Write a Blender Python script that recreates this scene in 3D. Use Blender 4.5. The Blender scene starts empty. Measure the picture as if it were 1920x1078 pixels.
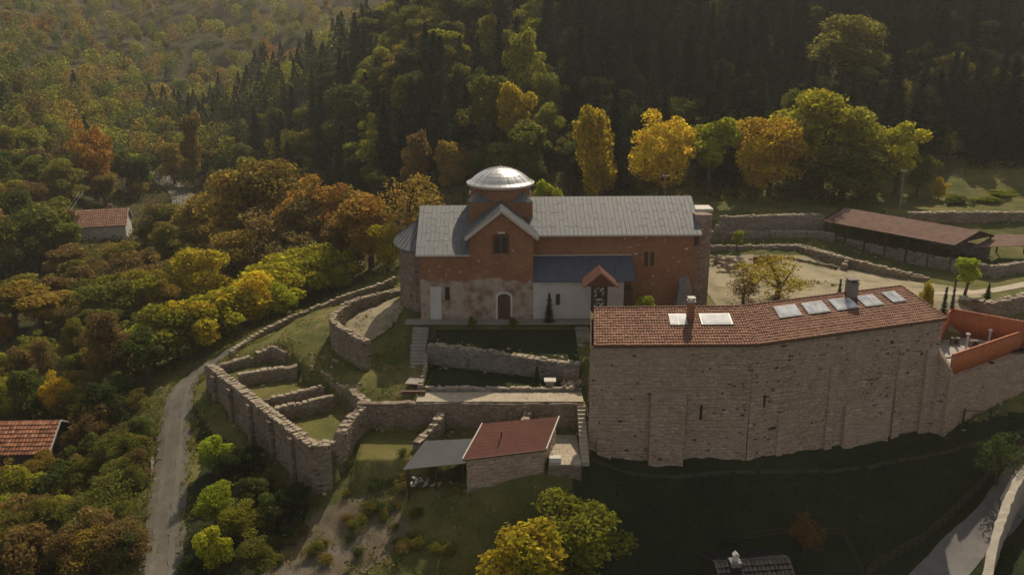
import bpy, math, random
import numpy as np
random.seed(7); rng = np.random.default_rng(7)
R = math.radians
scene = bpy.context.scene
col = scene.collection

# ------------------------------------------------------------------ camera, world, sun, exposure
FOC, CAMY, CAMZ, PITCH = 1663.0, -98.0, 33.0, R(17)
cam_d = bpy.data.cameras.new('camera'); cam = bpy.data.objects.new('camera', cam_d); col.objects.link(cam)
cam.location = (0, CAMY, CAMZ); cam.rotation_euler = (R(90) - PITCH, 0, 0)
cam_d.sensor_width = 36; cam_d.lens = FOC / 1920 * 36; cam_d.clip_start = 0.5; cam_d.clip_end = 3000
scene.camera = cam
SUN_AZ, SUN_EL = R(16), R(44)          # azimuth measured from +Y (straight behind the church) towards +X
w = bpy.data.worlds.new('World'); scene.world = w; w.use_nodes = True
wn, wl = w.node_tree.nodes, w.node_tree.links
sky = wn.new('ShaderNodeTexSky'); sky.sky_type = 'NISHITA'; sky.sun_disc = False
sky.sun_elevation = SUN_EL; sky.sun_rotation = SUN_AZ; sky.dust_density = 2.0; sky.air_density = 1.0; sky.altitude = 600
hs = wn.new('ShaderNodeHueSaturation'); hs.inputs['Saturation'].default_value = 0.2
wl.new(sky.outputs[0], hs.inputs['Color']); bg = wn['Background']; wl.new(hs.outputs[0], bg.inputs[0]); bg.inputs[1].default_value = 0.102
sd = bpy.data.lights.new('sun', 'SUN'); sd.energy = 4.6; sd.angle = R(0.6); sd.color = (1.0, 0.86, 0.66)
so = bpy.data.objects.new('sun', sd); col.objects.link(so)
so.rotation_euler = (-(R(90) - SUN_EL), 0, -SUN_AZ)
vs = scene.view_settings; vs.view_transform = 'Standard'; vs.look = 'None'; vs.exposure = -0.08; vs.gamma = 1.0
cy = scene.cycles; cy.max_bounces = 5; cy.diffuse_bounces = 2; cy.glossy_bounces = 2; cy.transmission_bounces = 3
cy.transparent_max_bounces = 4; cy.volume_bounces = 0; cy.caustics_reflective = False; cy.caustics_refractive = False

# ------------------------------------------------------------------ helpers
_c, _s = math.cos(PITCH), math.sin(PITCH)
def _ray(px, py):
    a = (px - 960) / FOC; b = (539 - py) / FOC
    return a, _c + b * _s, -_s + b * _c
def at(px, py, z):
    d = _ray(px, py); t = (z - CAMZ) / d[2]
    return (d[0] * t, CAMY + d[1] * t, z)
def aty(px, py, y):
    d = _ray(px, py); t = (y - CAMY) / d[1]
    return (d[0] * t, y, CAMZ + d[2] * t)
def proj(x, y, z):
    dy = y - CAMY; dz = z - CAMZ; dep = dy * _c - dz * _s; up = dy * _s + dz * _c
    return 960 + FOC * x / dep, 539 - FOC * up / dep

def mesh_np(name, v, q):
    v = np.asarray(v, dtype=np.float32); q = np.asarray(q, dtype=np.int32); k = q.shape[1]
    me = bpy.data.meshes.new(name)
    me.vertices.add(len(v)); me.vertices.foreach_set('co', v.ravel())
    me.loops.add(q.size); me.loops.foreach_set('vertex_index', q.ravel())
    me.polygons.add(len(q)); me.polygons.foreach_set('loop_start', np.arange(0, q.size, k, dtype=np.int32))
    me.update(calc_edges=True); me.validate()
    return me
def link(name, me, mat=None, parent=None, loc=None):
    o = bpy.data.objects.new(name, me); col.objects.link(o)
    if mat is not None and me is not None and not me.materials: me.materials.append(mat)
    if parent is not None: o.parent = parent
    if loc is not None: o.location = loc
    return o
def tag(o, label=None, cat=None, group=None, kind=None):
    if label: o['label'] = label
    if cat: o['category'] = cat
    if group: o['group'] = group
    if kind: o['kind'] = kind
    return o
def thing(name, label, cat, loc=(0, 0, 0), rz=0, group=None):
    o = bpy.data.objects.new(name, None); col.objects.link(o)
    o.location = loc; o.rotation_euler = (0, 0, rz); o.empty_display_size = 0.3
    return tag(o, label, cat, group)

class MB:
    def __init__(s, org=(0, 0, 0)): s.v = []; s.f = []; s.o = org
    def add(s, vs, fs):
        n = len(s.v); s.v += [tuple(p) for p in vs]; s.f += [tuple(i + n for i in f) for f in fs]; return s
    def box(s, x0, x1, y0, y1, z0, z1):
        return s.add([(x, y, z) for z in (z0, z1) for x, y in ((x0, y0), (x1, y0), (x1, y1), (x0, y1))],
                     [(3, 2, 1, 0), (4, 5, 6, 7), (0, 1, 5, 4), (1, 2, 6, 5), (2, 3, 7, 6), (3, 0, 4, 7)])
    def prism(s, poly, z0, z1):       # ccw polygon; z0/z1 number or list
        n = len(poly); a = z0 if hasattr(z0, '__len__') else [z0] * n; b = z1 if hasattr(z1, '__len__') else [z1] * n
        vs = [(p[0], p[1], a[i]) for i, p in enumerate(poly)] + [(p[0], p[1], b[i]) for i, p in enumerate(poly)]
        return s.add(vs, [tuple(range(n - 1, -1, -1)), tuple(range(n, 2 * n))] + [(i, (i + 1) % n, n + (i + 1) % n, n + i) for i in range(n)])
    def slab(s, pts, t):              # planar polygon extruded by vector t
        n = len(pts); vs = [tuple(p) for p in pts] + [tuple(p[i] + t[i] for i in range(3)) for p in pts]
        return s.add(vs, [tuple(range(n - 1, -1, -1)), tuple(range(n, 2 * n))] + [(i, (i + 1) % n, n + (i + 1) % n, n + i) for i in range(n)])
    def tube(s, path, rad, n=6):
        path = [np.array(p, float) for p in path]
        if not hasattr(rad, '__len__'): rad = [rad] * len(path)
        b = len(s.v)
        for i, p in enumerate(path):
            d = path[min(i + 1, len(path) - 1)] - path[max(i - 1, 0)]; d /= (np.linalg.norm(d) + 1e-9)
            u = np.cross(d, (0, 0, 1) if abs(d[2]) < .9 else (1, 0, 0)); u /= np.linalg.norm(u); w_ = np.cross(d, u)
            for k in range(n):
                a = 2 * math.pi * k / n; s.v.append(tuple(p + rad[i] * (math.cos(a) * u + math.sin(a) * w_)))
        for i in range(len(path) - 1):
            for k in range(n):
                k2 = (k + 1) % n; s.f.append((b + i * n + k, b + i * n + k2, b + (i + 1) * n + k2, b + (i + 1) * n + k))
        e = b + (len(path) - 1) * n
        s.f.append(tuple(b + k for k in range(n - 1, -1, -1))); s.f.append(tuple(e + k for k in range(n)))
        return s
    def bar(s, a, b, wx, wz):         # rectangular bar from a to b
        a = np.array(a, float); b = np.array(b, float); d = b - a; d /= np.linalg.norm(d)
        u = np.cross(d, (0, 0, 1) if abs(d[2]) < .95 else (0, 1, 0)); u /= np.linalg.norm(u); t = np.cross(u, d)
        vs = [tuple(p + sx * u * wx / 2 + sz * t * wz / 2) for p in (a, b) for sx, sz in ((-1, -1), (1, -1), (1, 1), (-1, 1))]
        return s.add(vs, [(3, 2, 1, 0), (4, 5, 6, 7), (0, 1, 5, 4), (1, 2, 6, 5), (2, 3, 7, 6), (3, 0, 4, 7)])
    def build(s, name, mat, parent=None, kind=None, smooth=False, bevel=0):
        me = bpy.data.meshes.new(name); o_ = s.o
        me.from_pydata([(p[0] - o_[0], p[1] - o_[1], p[2] - o_[2]) for p in s.v], [], s.f); me.update()
        if smooth:
            me.polygons.foreach_set('use_smooth', [True] * len(me.polygons))
        o = link(name, me, mat, parent)
        if kind: o['kind'] = kind
        if bevel:
            m = o.modifiers.new('bevel', 'BEVEL'); m.width = bevel; m.segments = 1; m.limit_method = 'ANGLE'
        return o

# ------------------------------------------------------------------ materials
def new_mat(name):
    m = bpy.data.materials.new(name); m.use_nodes = True
    nt = m.node_tree; return m, nt.nodes, nt.links, nt.nodes['Principled BSDF']
def N(nodes, typ, **kw):
    n = nodes.new(typ)
    for k, v in kw.items():
        if k in n.inputs: n.inputs[k].default_value = v
        else: setattr(n, k, v)
    return n
def ramp(nodes, stops, interp='LINEAR'):
    r = nodes.new('ShaderNodeValToRGB'); r.color_ramp.interpolation = interp
    e = r.color_ramp.elements
    while len(e) > 1: e.remove(e[0])
    e[0].position = stops[0][0]; e[0].color = (*stops[0][1], 1)
    for p, c in stops[1:]:
        x = e.new(p); x.color = (*c, 1)
    return r
def mix(nodes, links, fac, a, b, mode='MIX'):
    m = nodes.new('ShaderNodeMix'); m.data_type = 'RGBA'; m.blend_type = mode
    for i, v in ((0, fac), (6, a), (7, b)):
        if hasattr(v, 'is_linked'): links.new(v, m.inputs[i])
        elif i == 0: m.inputs[0].default_value = v
        else: m.inputs[i].default_value = (*v, 1)
    return m.outputs[2]
def coords(nodes, links, scale=(1, 1, 1), world=True):
    if world:
        g = nodes.new('ShaderNodeNewGeometry'); src = g.outputs['Position']
    else:
        g = nodes.new('ShaderNodeTexCoord'); src = g.outputs['Object']
    m = nodes.new('ShaderNodeMapping'); m.inputs['Scale'].default_value = scale
    links.new(src, m.inputs['Vector']); return m.outputs[0]
def noise_mat(name, c1, c2, scale=1.0, rough=0.85, detail=6, c3=None, bump=0.3, bscale=6.0, metallic=0.0, spec=0.3, stretch=(1, 1, 1)):
    m, n, l, b = new_mat(name); co = coords(n, l, stretch)
    t = N(n, 'ShaderNodeTexNoise', Scale=scale, Detail=detail, Roughness=0.65); l.new(co, t.inputs['Vector'])
    st = [(0.3, c1), (0.7, c2)] if c3 is None else [(0.28, c1), (0.5, c2), (0.72, c3)]
    r = ramp(n, st); l.new(t.outputs[0], r.inputs[0]); l.new(r.outputs[0], b.inputs['Base Color'])
    if bump:
        t2 = N(n, 'ShaderNodeTexNoise', Scale=bscale, Detail=5.0); l.new(co, t2.inputs['Vector'])
        bp = N(n, 'ShaderNodeBump', Strength=bump, Distance=0.1); l.new(t2.outputs[0], bp.inputs['Height']); l.new(bp.outputs[0], b.inputs['Normal'])
    b.inputs['Roughness'].default_value = rough; b.inputs['Metallic'].default_value = metallic; b.inputs['Specular IOR Level'].default_value = spec
    return m
def masonry_mat(name, stones, mortar, scale=1.0, holes=0.0, stain=(0.6, 0.5, 0.4), stainamt=0.5, course=2.0, bump=0.5):
    m, n, l, b = new_mat(name); co = coords(n, l, (1.5 * scale, 1.5 * scale, 1.5 * course * scale))
    w0 = N(n, 'ShaderNodeTexNoise', Scale=1.6, Detail=2.0); l.new(co, w0.inputs['Vector'])
    vm = n.new('ShaderNodeVectorMath'); vm.operation = 'MULTIPLY_ADD'; l.new(w0.outputs[1], vm.inputs[0]); vm.inputs[1].default_value = (.5, .5, .5); l.new(co, vm.inputs[2])
    v = N(n, 'ShaderNodeTexVoronoi', Scale=1.0); l.new(vm.outputs[0], v.inputs['Vector'])
    e = N(n, 'ShaderNodeTexVoronoi', Scale=1.0); e.feature = 'DISTANCE_TO_EDGE'; l.new(vm.outputs[0], e.inputs['Vector'])
    sep = n.new('ShaderNodeSeparateColor'); l.new(v.outputs['Color'], sep.inputs[0])
    k = len(stones); r = ramp(n, [((i + .5) / k, s) for i, s in enumerate(stones)]); l.new(sep.outputs[0], r.inputs[0])
    er = ramp(n, [(0.02, (0, 0, 0)), (0.10, (1, 1, 1))]); l.new(e.outputs[0], er.inputs[0])
    c = mix(n, l, er.outputs[0], mortar, r.outputs[0])
    big = N(n, 'ShaderNodeTexNoise', Scale=0.35, Detail=8.0, Roughness=0.7); co2 = coords(n, l, (1, 1, .6)); l.new(co2, big.inputs['Vector'])
    br = ramp(n, [(0.35, (1, 1, 1)), (0.65, stain)]); l.new(big.outputs[0], br.inputs[0])
    c = mix(n, l, stainamt, c, br.outputs[0], 'MULTIPLY')
    if holes:
        hr = ramp(n, [(holes, (1, 1, 1)), (holes + .02, (0, 0, 0))]); l.new(sep.outputs[1], hr.inputs[0])
        hp = N(n, 'ShaderNodeTexNoise', Scale=0.22, Detail=3.0); l.new(co2, hp.inputs['Vector'])
        hq = ramp(n, [(0.42, (0, 0, 0)), (0.62, (1, 1, 1))]); l.new(hp.outputs[0], hq.inputs[0])
        hm = mix(n, l, 1.0, hr.outputs[0], hq.outputs[0], 'MULTIPLY'); hm2 = mix(n, l, 1.0, hm, er.outputs[0], 'MULTIPLY')
        c = mix(n, l, hm2, c, (0.035, 0.026, 0.02))
    l.new(c, b.inputs['Base Color'])
    bp = N(n, 'ShaderNodeBump', Strength=bump, Distance=0.08); l.new(er.outputs[0], bp.inputs['Height']); l.new(bp.outputs[0], b.inputs['Normal'])
    b.inputs['Roughness'].default_value = 0.92; b.inputs['Specular IOR Level'].default_value = 0.15
    return m
def leaf_mat(name, trans=0.4):
    m, n, l, b = new_mat(name); n.remove(b); out = n['Material Output']
    oi = n.new('ShaderNodeObjectInfo'); g = n.new('ShaderNodeNewGeometry')
    hsv = n.new('ShaderNodeHueSaturation')
    mr = N(n, 'ShaderNodeMapRange'); mr.inputs['To Min'].default_value = 0.7; mr.inputs['To Max'].default_value = 1.32
    l.new(g.outputs['Random Per Island'], mr.inputs['Value']); l.new(mr.outputs[0], hsv.inputs['Value'])
    t = N(n, 'ShaderNodeTexNoise', Scale=0.45, Detail=3.0); l.new(g.outputs['Position'], t.inputs['Vector'])
    mh = N(n, 'ShaderNodeMapRange'); mh.inputs['From Min'].default_value = .3; mh.inputs['From Max'].default_value = .7
    mh.inputs['To Min'].default_value = 0.488; mh.inputs['To Max'].default_value = 0.522
    l.new(t.outputs[0], mh.inputs['Value']); l.new(mh.outputs[0], hsv.inputs['Hue']); l.new(oi.outputs['Color'], hsv.inputs['Color'])
    d = N(n, 'ShaderNodeBsdfDiffuse'); tr = N(n, 'ShaderNodeBsdfTranslucent'); ms = N(n, 'ShaderNodeMixShader', Fac=trans)
    l.new(hsv.outputs[0], d.inputs[0]); l.new(hsv.outputs[0], tr.inputs[0])
    l.new(d.outputs[0], ms.inputs[1]); l.new(tr.outputs[0], ms.inputs[2]); l.new(ms.outputs[0], out.inputs[0])
    return m
def island_mat(name, stops, rough=0.8, dirt=(0.5, 0.45, 0.4), spec=0.25):
    m, n, l, b = new_mat(name); g = n.new('ShaderNodeNewGeometry'); r = ramp(n, stops); l.new(g.outputs['Random Per Island'], r.inputs[0])
    t = N(n, 'ShaderNodeTexNoise', Scale=0.9, Detail=7.0, Roughness=0.7); l.new(g.outputs['Position'], t.inputs['Vector'])
    br = ramp(n, [(0.35, (1, 1, 1)), (0.7, dirt)]); l.new(t.outputs[0], br.inputs[0])
    l.new(mix(n, l, 0.8, r.outputs[0], br.outputs[0], 'MULTIPLY'), b.inputs['Base Color'])
    b.inputs['Roughness'].default_value = rough; b.inputs['Specular IOR Level'].default_value = spec
    return m
M = {}
M['stone_big'] = masonry_mat('sandstone_rubble', [(.36, .27, .20), (.42, .33, .25), (.30, .225, .17), (.45, .36, .28), (.38, .27, .19)], (.40, .315, .24), scale=1.25, holes=0.10, stain=(.68, .56, .47), stainamt=.6, course=1.7)
M['stone_ruin'] = masonry_mat('ruin_rubble', [(.22, .17, .12), (.30, .24, .17), (.17, .13, .10), (.34, .28, .21)], (.27, .22, .165), scale=1.1, holes=0.06, stain=(.5, .45, .38), stainamt=.6)
M['stone_grey'] = masonry_mat('grey_rubble', [(.20, .17, .145), (.27, .235, .20), (.16, .135, .12), (.31, .275, .24)], (.25, .215, .185), scale=1.0, holes=0.03, stain=(.55, .5, .45))
M['stone_church'] = masonry_mat('church_rubble', [(.26, .19, .15), (.38, .31, .25), (.20, .14, .115), (.44, .38, .32), (.30, .17, .12)], (.30, .235, .19), scale=1.0, holes=0.03, stain=(.6, .5, .42), course=1.6)
M['coping'] = noise_mat('coping_stone', (.24, .19, .13), (.42, .35, .25), 1.4, 0.95)
M['paving'] = noise_mat('pale_paving', (.33, .275, .195), (.46, .39, .29), 1.2, 0.9, bump=.1)
M['paving_grey'] = noise_mat('grey_paving', (.20, .175, .15), (.30, .265, .225), 1.0, 0.9, bump=.15)
M['white_plaster'] = noise_mat('white_plaster', (.46, .42, .38), (.58, .54, .50), 0.6, 0.9, bump=.05)
M['white_stone'] = noise_mat('white_stone', (.50, .46, .40), (.62, .58, .52), 2.0, 0.8, bump=.05)
M['grey_render'] = noise_mat('grey_render', (.16, .14, .125), (.25, .225, .205), 0.9, 0.9)
M['wood_dark'] = noise_mat('dark_timber', (.035, .022, .015), (.07, .045, .03), 3, 0.8, stretch=(1, 1, .2))
M['wood_door'] = noise_mat('brown_timber', (.075, .035, .02), (.12, .06, .035), 3, 0.7, stretch=(3, 3, .3))
M['dark'] = noise_mat('dark_opening', (.008, .008, .009), (.015, .014, .013), 2, 0.35, bump=0, spec=.5)
M['lead'] = noise_mat('grey_lead_sheet', (.062, .068, .074), (.105, .111, .116), 2.2, 0.6, c3=(.165, .17, .174), bump=.3, bscale=9, spec=.4, stretch=(2.2, .3, .3))
M['dome'] = noise_mat('bright_dome_metal', (.55, .52, .47), (.78, .74, .67), 1.5, 0.27, bump=.12, bscale=4, metallic=0.85)
M['blue_metal'] = noise_mat('dark_blue_sheet', (.045, .055, .085), (.075, .085, .12), 1.3, 0.45, bump=.1, spec=.5, stretch=(1.5, .3, .3))
M['tile'] = island_mat('clay_tile', [(0, (.19, .092, .058)), (.45, (.25, .122, .074)), (.8, (.29, .148, .092)), (1, (.22, .118, .08))], dirt=(.55, .5, .47))
M['facing'] = island_mat('facing_stone', [(0, (.36, .26, .185)), (.25, (.47, .365, .27)), (.5, (.42, .315, .225)), (.75, (.50, .40, .305)), (1, (.40, .28, .19))], rough=.95, dirt=(.72, .60, .51), spec=.1)
M['facing_ruin'] = island_mat('ruin_facing_stone', [(0, (.19, .15, .11)), (.35, (.30, .245, .175)), (.7, (.25, .195, .14)), (1, (.36, .30, .225))], rough=.95, dirt=(.6, .52, .42), spec=.1)
M['facing_grey'] = island_mat('grey_facing_stone', [(0, (.18, .155, .135)), (.4, (.29, .25, .215)), (.7, (.23, .20, .17)), (1, (.34, .30, .26))], rough=.95, dirt=(.6, .55, .5), spec=.1)
M['facing_church'] = island_mat('church_facing_stone', [(0, (.24, .17, .13)), (.3, (.40, .33, .265)), (.6, (.29, .20, .15)), (1, (.46, .40, .335))], rough=.95, dirt=(.62, .54, .46), spec=.1)
M['rust_tile'] = island_mat('rusty_tile', [(0, (.13, .05, .028)), (.5, (.27, .105, .05)), (1, (.34, .16, .085))], dirt=(.4, .35, .32))
M['dark_roof'] = island_mat('dark_slate', [(0, (.022, .022, .023)), (1, (.034, .033, .033))], rough=.9, spec=.05)
M['shingle'] = island_mat('brown_roof_sheet', [(0, (.18, .115, .09)), (1, (.21, .135, .105))], rough=.9, spec=.1)
M['house_roof'] = island_mat('red_brown_roof_sheet', [(0, (.115, .046, .034)), (1, (.13, .053, .039))], rough=.85, dirt=(.7, .66, .62), spec=.1)
M['gutter'] = noise_mat('pale_gutter', (.42, .36, .30), (.52, .46, .40), 2, .5, bump=0)
M['grey_sheet'] = noise_mat('grey_roof_sheet', (.042, .044, .047), (.06, .062, .065), .7, 0.8, bump=.1, spec=.4)
M['orange'] = noise_mat('orange_fence_sheet', (.40, .115, .04), (.52, .16, .06), .8, 0.7, bump=.1)
M['metal'] = noise_mat('grey_metal', (.2, .2, .2), (.3, .3, .3), 2, .45, bump=0, metallic=.6)
M['white_metal'] = noise_mat('pale_flue', (.5, .48, .45), (.65, .62, .58), 2, .5, bump=0)
M['iron'] = noise_mat('dark_iron', (.02, .02, .022), (.035, .035, .036), 3, .6, bump=0)
M['bark'] = noise_mat('bark', (.05, .035, .025), (.11, .08, .058), 2.5, 0.95, stretch=(3, 3, .5))
M['bark_pine'] = noise_mat('pine_bark', (.07, .035, .022), (.13, .07, .045), 2.5, 0.95, stretch=(3, 3, .5))
M['concrete'] = noise_mat('concrete', (.30, .28, .25), (.40, .375, .34), .8, .9, bump=.1)
M['retaining'] = noise_mat('pale_retaining_wall', (.33, .285, .22), (.46, .40, .32), .9, .9, stretch=(1, 1, .25))
M['leaf_far'] = leaf_mat('far_foliage', 0.55); M['leaf'] = leaf_mat('foliage', 0.58); M['needle'] = leaf_mat('needles', 0.15); M['tuft'] = leaf_mat('tuft_blades', 0.35)
# roof-window panes: glossy, mottled in two pale greys
m, n, l, b = new_mat('skylight_glass'); b.inputs['Base Color'].default_value = (.42, .44, .45, 1); b.inputs['Roughness'].default_value = 0.22
b.inputs['Specular IOR Level'].default_value = 0.9
t = N(n, 'ShaderNodeTexNoise', Scale=1.1, Detail=2.0); g = n.new('ShaderNodeNewGeometry'); l.new(g.outputs['Position'], t.inputs['Vector'])
r = ramp(n, [(.35, (.30, .31, .32)), (.65, (.52, .53, .53))]); l.new(t.outputs[0], r.inputs[0]); l.new(r.outputs[0], b.inputs['Base Color']); M['glass'] = m
# church brick: courses of brick with paler mortar, blotchy; plaster remains low on the wall
def brick_mat(name, plaster):
    m, n, l, b = new_mat(name); co = coords(n, l, (1, 1, 1), world=False)
    big = N(n, 'ShaderNodeTexNoise', Scale=0.5, Detail=8.0, Roughness=.7); l.new(co, big.inputs['Vector'])
    r = ramp(n, [(.3, (.20, .092, .05)), (.55, (.255, .125, .069)), (.75, (.29, .155, .09))]); l.new(big.outputs[0], r.inputs[0])
    wv = N(n, 'ShaderNodeTexWave', Scale=1.3, Distortion=1.2, Detail=3.0); wv.bands_direction = 'Z'; wv.inputs['Detail Scale'].default_value = 3; l.new(co, wv.inputs['Vector'])
    wr = ramp(n, [(.55, (1, 1, 1)), (.95, (1.35, 1.25, 1.15))]); l.new(wv.outputs[0], wr.inputs[0])
    c = mix(n, l, 0.6, r.outputs[0], wr.outputs[0], 'MULTIPLY')
    v = N(n, 'ShaderNodeTexVoronoi', Scale=2.6); co3 = coords(n, l, (1, 1, 1.8), world=False); l.new(co3, v.inputs['Vector'])
    sp = n.new('ShaderNodeSeparateColor'); l.new(v.outputs['Color'], sp.inputs[0])
    vr = ramp(n, [(.0, (.82, .82, .82)), (.6, (1, 1, 1)), (1, (1.15, 1.13, 1.1))]); l.new(sp.outputs[0], vr.inputs[0])
    c = mix(n, l, .7, c, vr.outputs[0], 'MULTIPLY')
    if plaster:
        sx = n.new('ShaderNodeSeparateXYZ'); l.new(coords(n, l, (1, 1, 1), world=False), sx.inputs[0])
        pn = N(n, 'ShaderNodeTexNoise', Scale=0.75, Detail=5.0, Roughness=.6); l.new(co, pn.inputs['Vector'])
        pr = ramp(n, [(.34, (.20, .115, .085)), (.44, (.30, .20, .15)), (.50, (.34, .27, .20)), (.60, (.39, .33, .26)), (.7, (.30, .22, .16))]); l.new(pn.outputs[0], pr.inputs[0])
        ma = N(n, 'ShaderNodeMath', operation='MULTIPLY_ADD'); l.new(pn.outputs[0], ma.inputs[0]); ma.inputs[1].default_value = -2.4; l.new(sx.outputs[2], ma.inputs[2])
        mr = N(n, 'ShaderNodeMapRange'); mr.inputs['From Min'].default_value = plaster - 1.35; mr.inputs['From Max'].default_value = plaster - 1.15; l.new(ma.outputs[0], mr.inputs['Value'])
        c = mix(n, l, mr.outputs[0], pr.outputs[0], c)
    l.new(c, b.inputs['Base Color']); b.inputs['Roughness'].default_value = .9; b.inputs['Specular IOR Level'].default_value = .15
    bp = N(n, 'ShaderNodeBump', Strength=.35, Distance=.05); l.new(big.outputs[0], bp.inputs['Height']); l.new(bp.outputs[0], b.inputs['Normal'])
    return m
M['brick'] = brick_mat('red_church_brick', 0); M['brick_plaster'] = brick_mat('red_brick_over_old_plaster', 4.7)
# ground: meadow grass with dry and bare patches, sandy yard by the church
def ground_mat(name, cols, soil, soil_amt):
    m, n, l, b = new_mat(name); co = coords(n, l)
    t = N(n, 'ShaderNodeTexNoise', Scale=.14, Detail=9.0, Roughness=.72); l.new(co, t.inputs['Vector'])
    r = ramp(n, [(.3, cols[0]), (.45, cols[1]), (.58, cols[2]), (.72, cols[3])]); l.new(t.outputs[0], r.inputs[0])
    t2 = N(n, 'ShaderNodeTexNoise', Scale=.33, Detail=8.0, Roughness=.7); l.new(co, t2.inputs['Vector'])
    r2 = ramp(n, [(soil_amt, (0, 0, 0)), (soil_amt + .09, (1, 1, 1))]); l.new(t2.outputs[0], r2.inputs[0])
    c = mix(n, l, r2.outputs[0], r.outputs[0], soil)
    t3 = N(n, 'ShaderNodeTexNoise', Scale=5.0, Detail=6.0, Roughness=.8); l.new(co, t3.inputs['Vector'])
    r3 = ramp(n, [(.3, (.55, .55, .55)), (.7, (1.4, 1.4, 1.4))]); l.new(t3.outputs[0], r3.inputs[0])
    c = mix(n, l, .75, c, r3.outputs[0], 'MULTIPLY'); l.new(c, b.inputs['Base Color'])
    bp = N(n, 'ShaderNodeBump', Strength=.6, Distance=.15); l.new(t3.outputs[0], bp.inputs['Height']); l.new(bp.outputs[0], b.inputs['Normal'])
    b.inputs['Roughness'].default_value = .95; b.inputs['Specular IOR Level'].default_value = .1
    return m
M['ground'] = ground_mat('meadow', [(.055, .072, .020), (.095, .10, .028), (.15, .135, .042), (.20, .165, .062)], (.20, .15, .09), .58)
M['far_ground'] = ground_mat('hill_soil', [(.022, .024, .010), (.035, .034, .013), (.055, .048, .018), (.08, .064, .024)], (.06, .048, .024), .60)
M['sand'] = noise_mat('sandy_yard', (.13, .125, .055), (.27, .225, .14), .3, .95, c3=(.34, .285, .185), bump=.2, bscale=3)
M['lawn'] = ground_mat('lawn', [(.016, .024, .009), (.022, .031, .011), (.030, .038, .013), (.040, .046, .016)], (.05, .045, .022), .68)  # deep green grass, with shade painted into its near-black tone
M['gravel'] = noise_mat('gravel_track', (.10, .088, .068), (.165, .145, .115), .8, .95, bump=.5, bscale=8)
M['rut'] = noise_mat('pale_wheel_track', (.125, .111, .088), (.17, .152, .122), 1.5, .95, bump=.4, bscale=8)
M['earth'] = noise_mat('bare_brown_earth', (.075, .06, .034), (.14, .108, .068), .55, .95, c3=(.085, .085, .034), bump=.5, bscale=4)
M['trodden'] = noise_mat('trodden_grass', (.035, .036, .02), (.065, .062, .036), 1.2, .95)
M['stone_patch'] = masonry_mat('repaired_masonry', [(.40, .30, .235), (.45, .34, .265), (.37, .265, .205)], (.42, .32, .25), scale=1.1, holes=0.03, stain=(.7, .58, .5), stainamt=.6, course=1.7)
M['asphalt'] = noise_mat('worn_road', (.13, .125, .12), (.19, .18, .17), .6, .9, bump=.15)

# ------------------------------------------------------------------ terrain
def lerp(a, b, t): return a + (b - a) * t
def sstep(a, b, x):
    t = np.clip((x - a) / (b - a), 0, 1); return t * t * (3 - 2 * t)
def smax(a, b, k=4.0): return np.maximum(a, b) + np.maximum(k - np.abs(a - b), 0) ** 2 / (4 * k)
def smin(a, b, k=4.0): return -smax(-a, -b, k)
EX = [-260, -200, -130, -80, -25, 30, 200, 400]; EYv = [360, 290, 205, 140, 60, 42, 46, 60]
def wob(x, y): return (np.sin(x * .11 + y * .07) + np.sin(x * .053 - y * .13 + 1.7) + .6 * np.sin(x * .23 + y * .19 + .4)) / 2.6
def far_z(x, y):
    base = lerp(-13.0, 1.0, sstep(-62, -12, x))
    base = base + np.minimum(0, y + 12) * lerp(.12, .38, sstep(-50, -5, x))
    base = np.maximum(base, -26)
    edge = np.interp(x, EX, EYv); d = (y - edge) * .85
    front = base + np.maximum(d, 0) * .44
    crest = -13 + .41 * (x + 130) + 2.5 * wob(x, y)
    crest = np.minimum(np.maximum(crest, -14), 110)
    spur = np.where(d > 0, smin(front, crest, 6), base)
    farh = -15 + (y - 215) * .235 + 5 * wob(x * .6, y * .6) - .02 * x
    left = -15 + (-x - 92 - np.maximum(0, 40 - y) * .9) * .34 + 2 * wob(x, y)
    z = smax(base, spur, 3); z = smax(z, farh, 8); z = smax(z, left, 6)
    return z
CTRL = []
def cp(px, py, z): p = at(px, py, z); CTRL.append((p[0], p[1], z))
def cw(x, y, z): CTRL.append((x, y, z))
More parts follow.
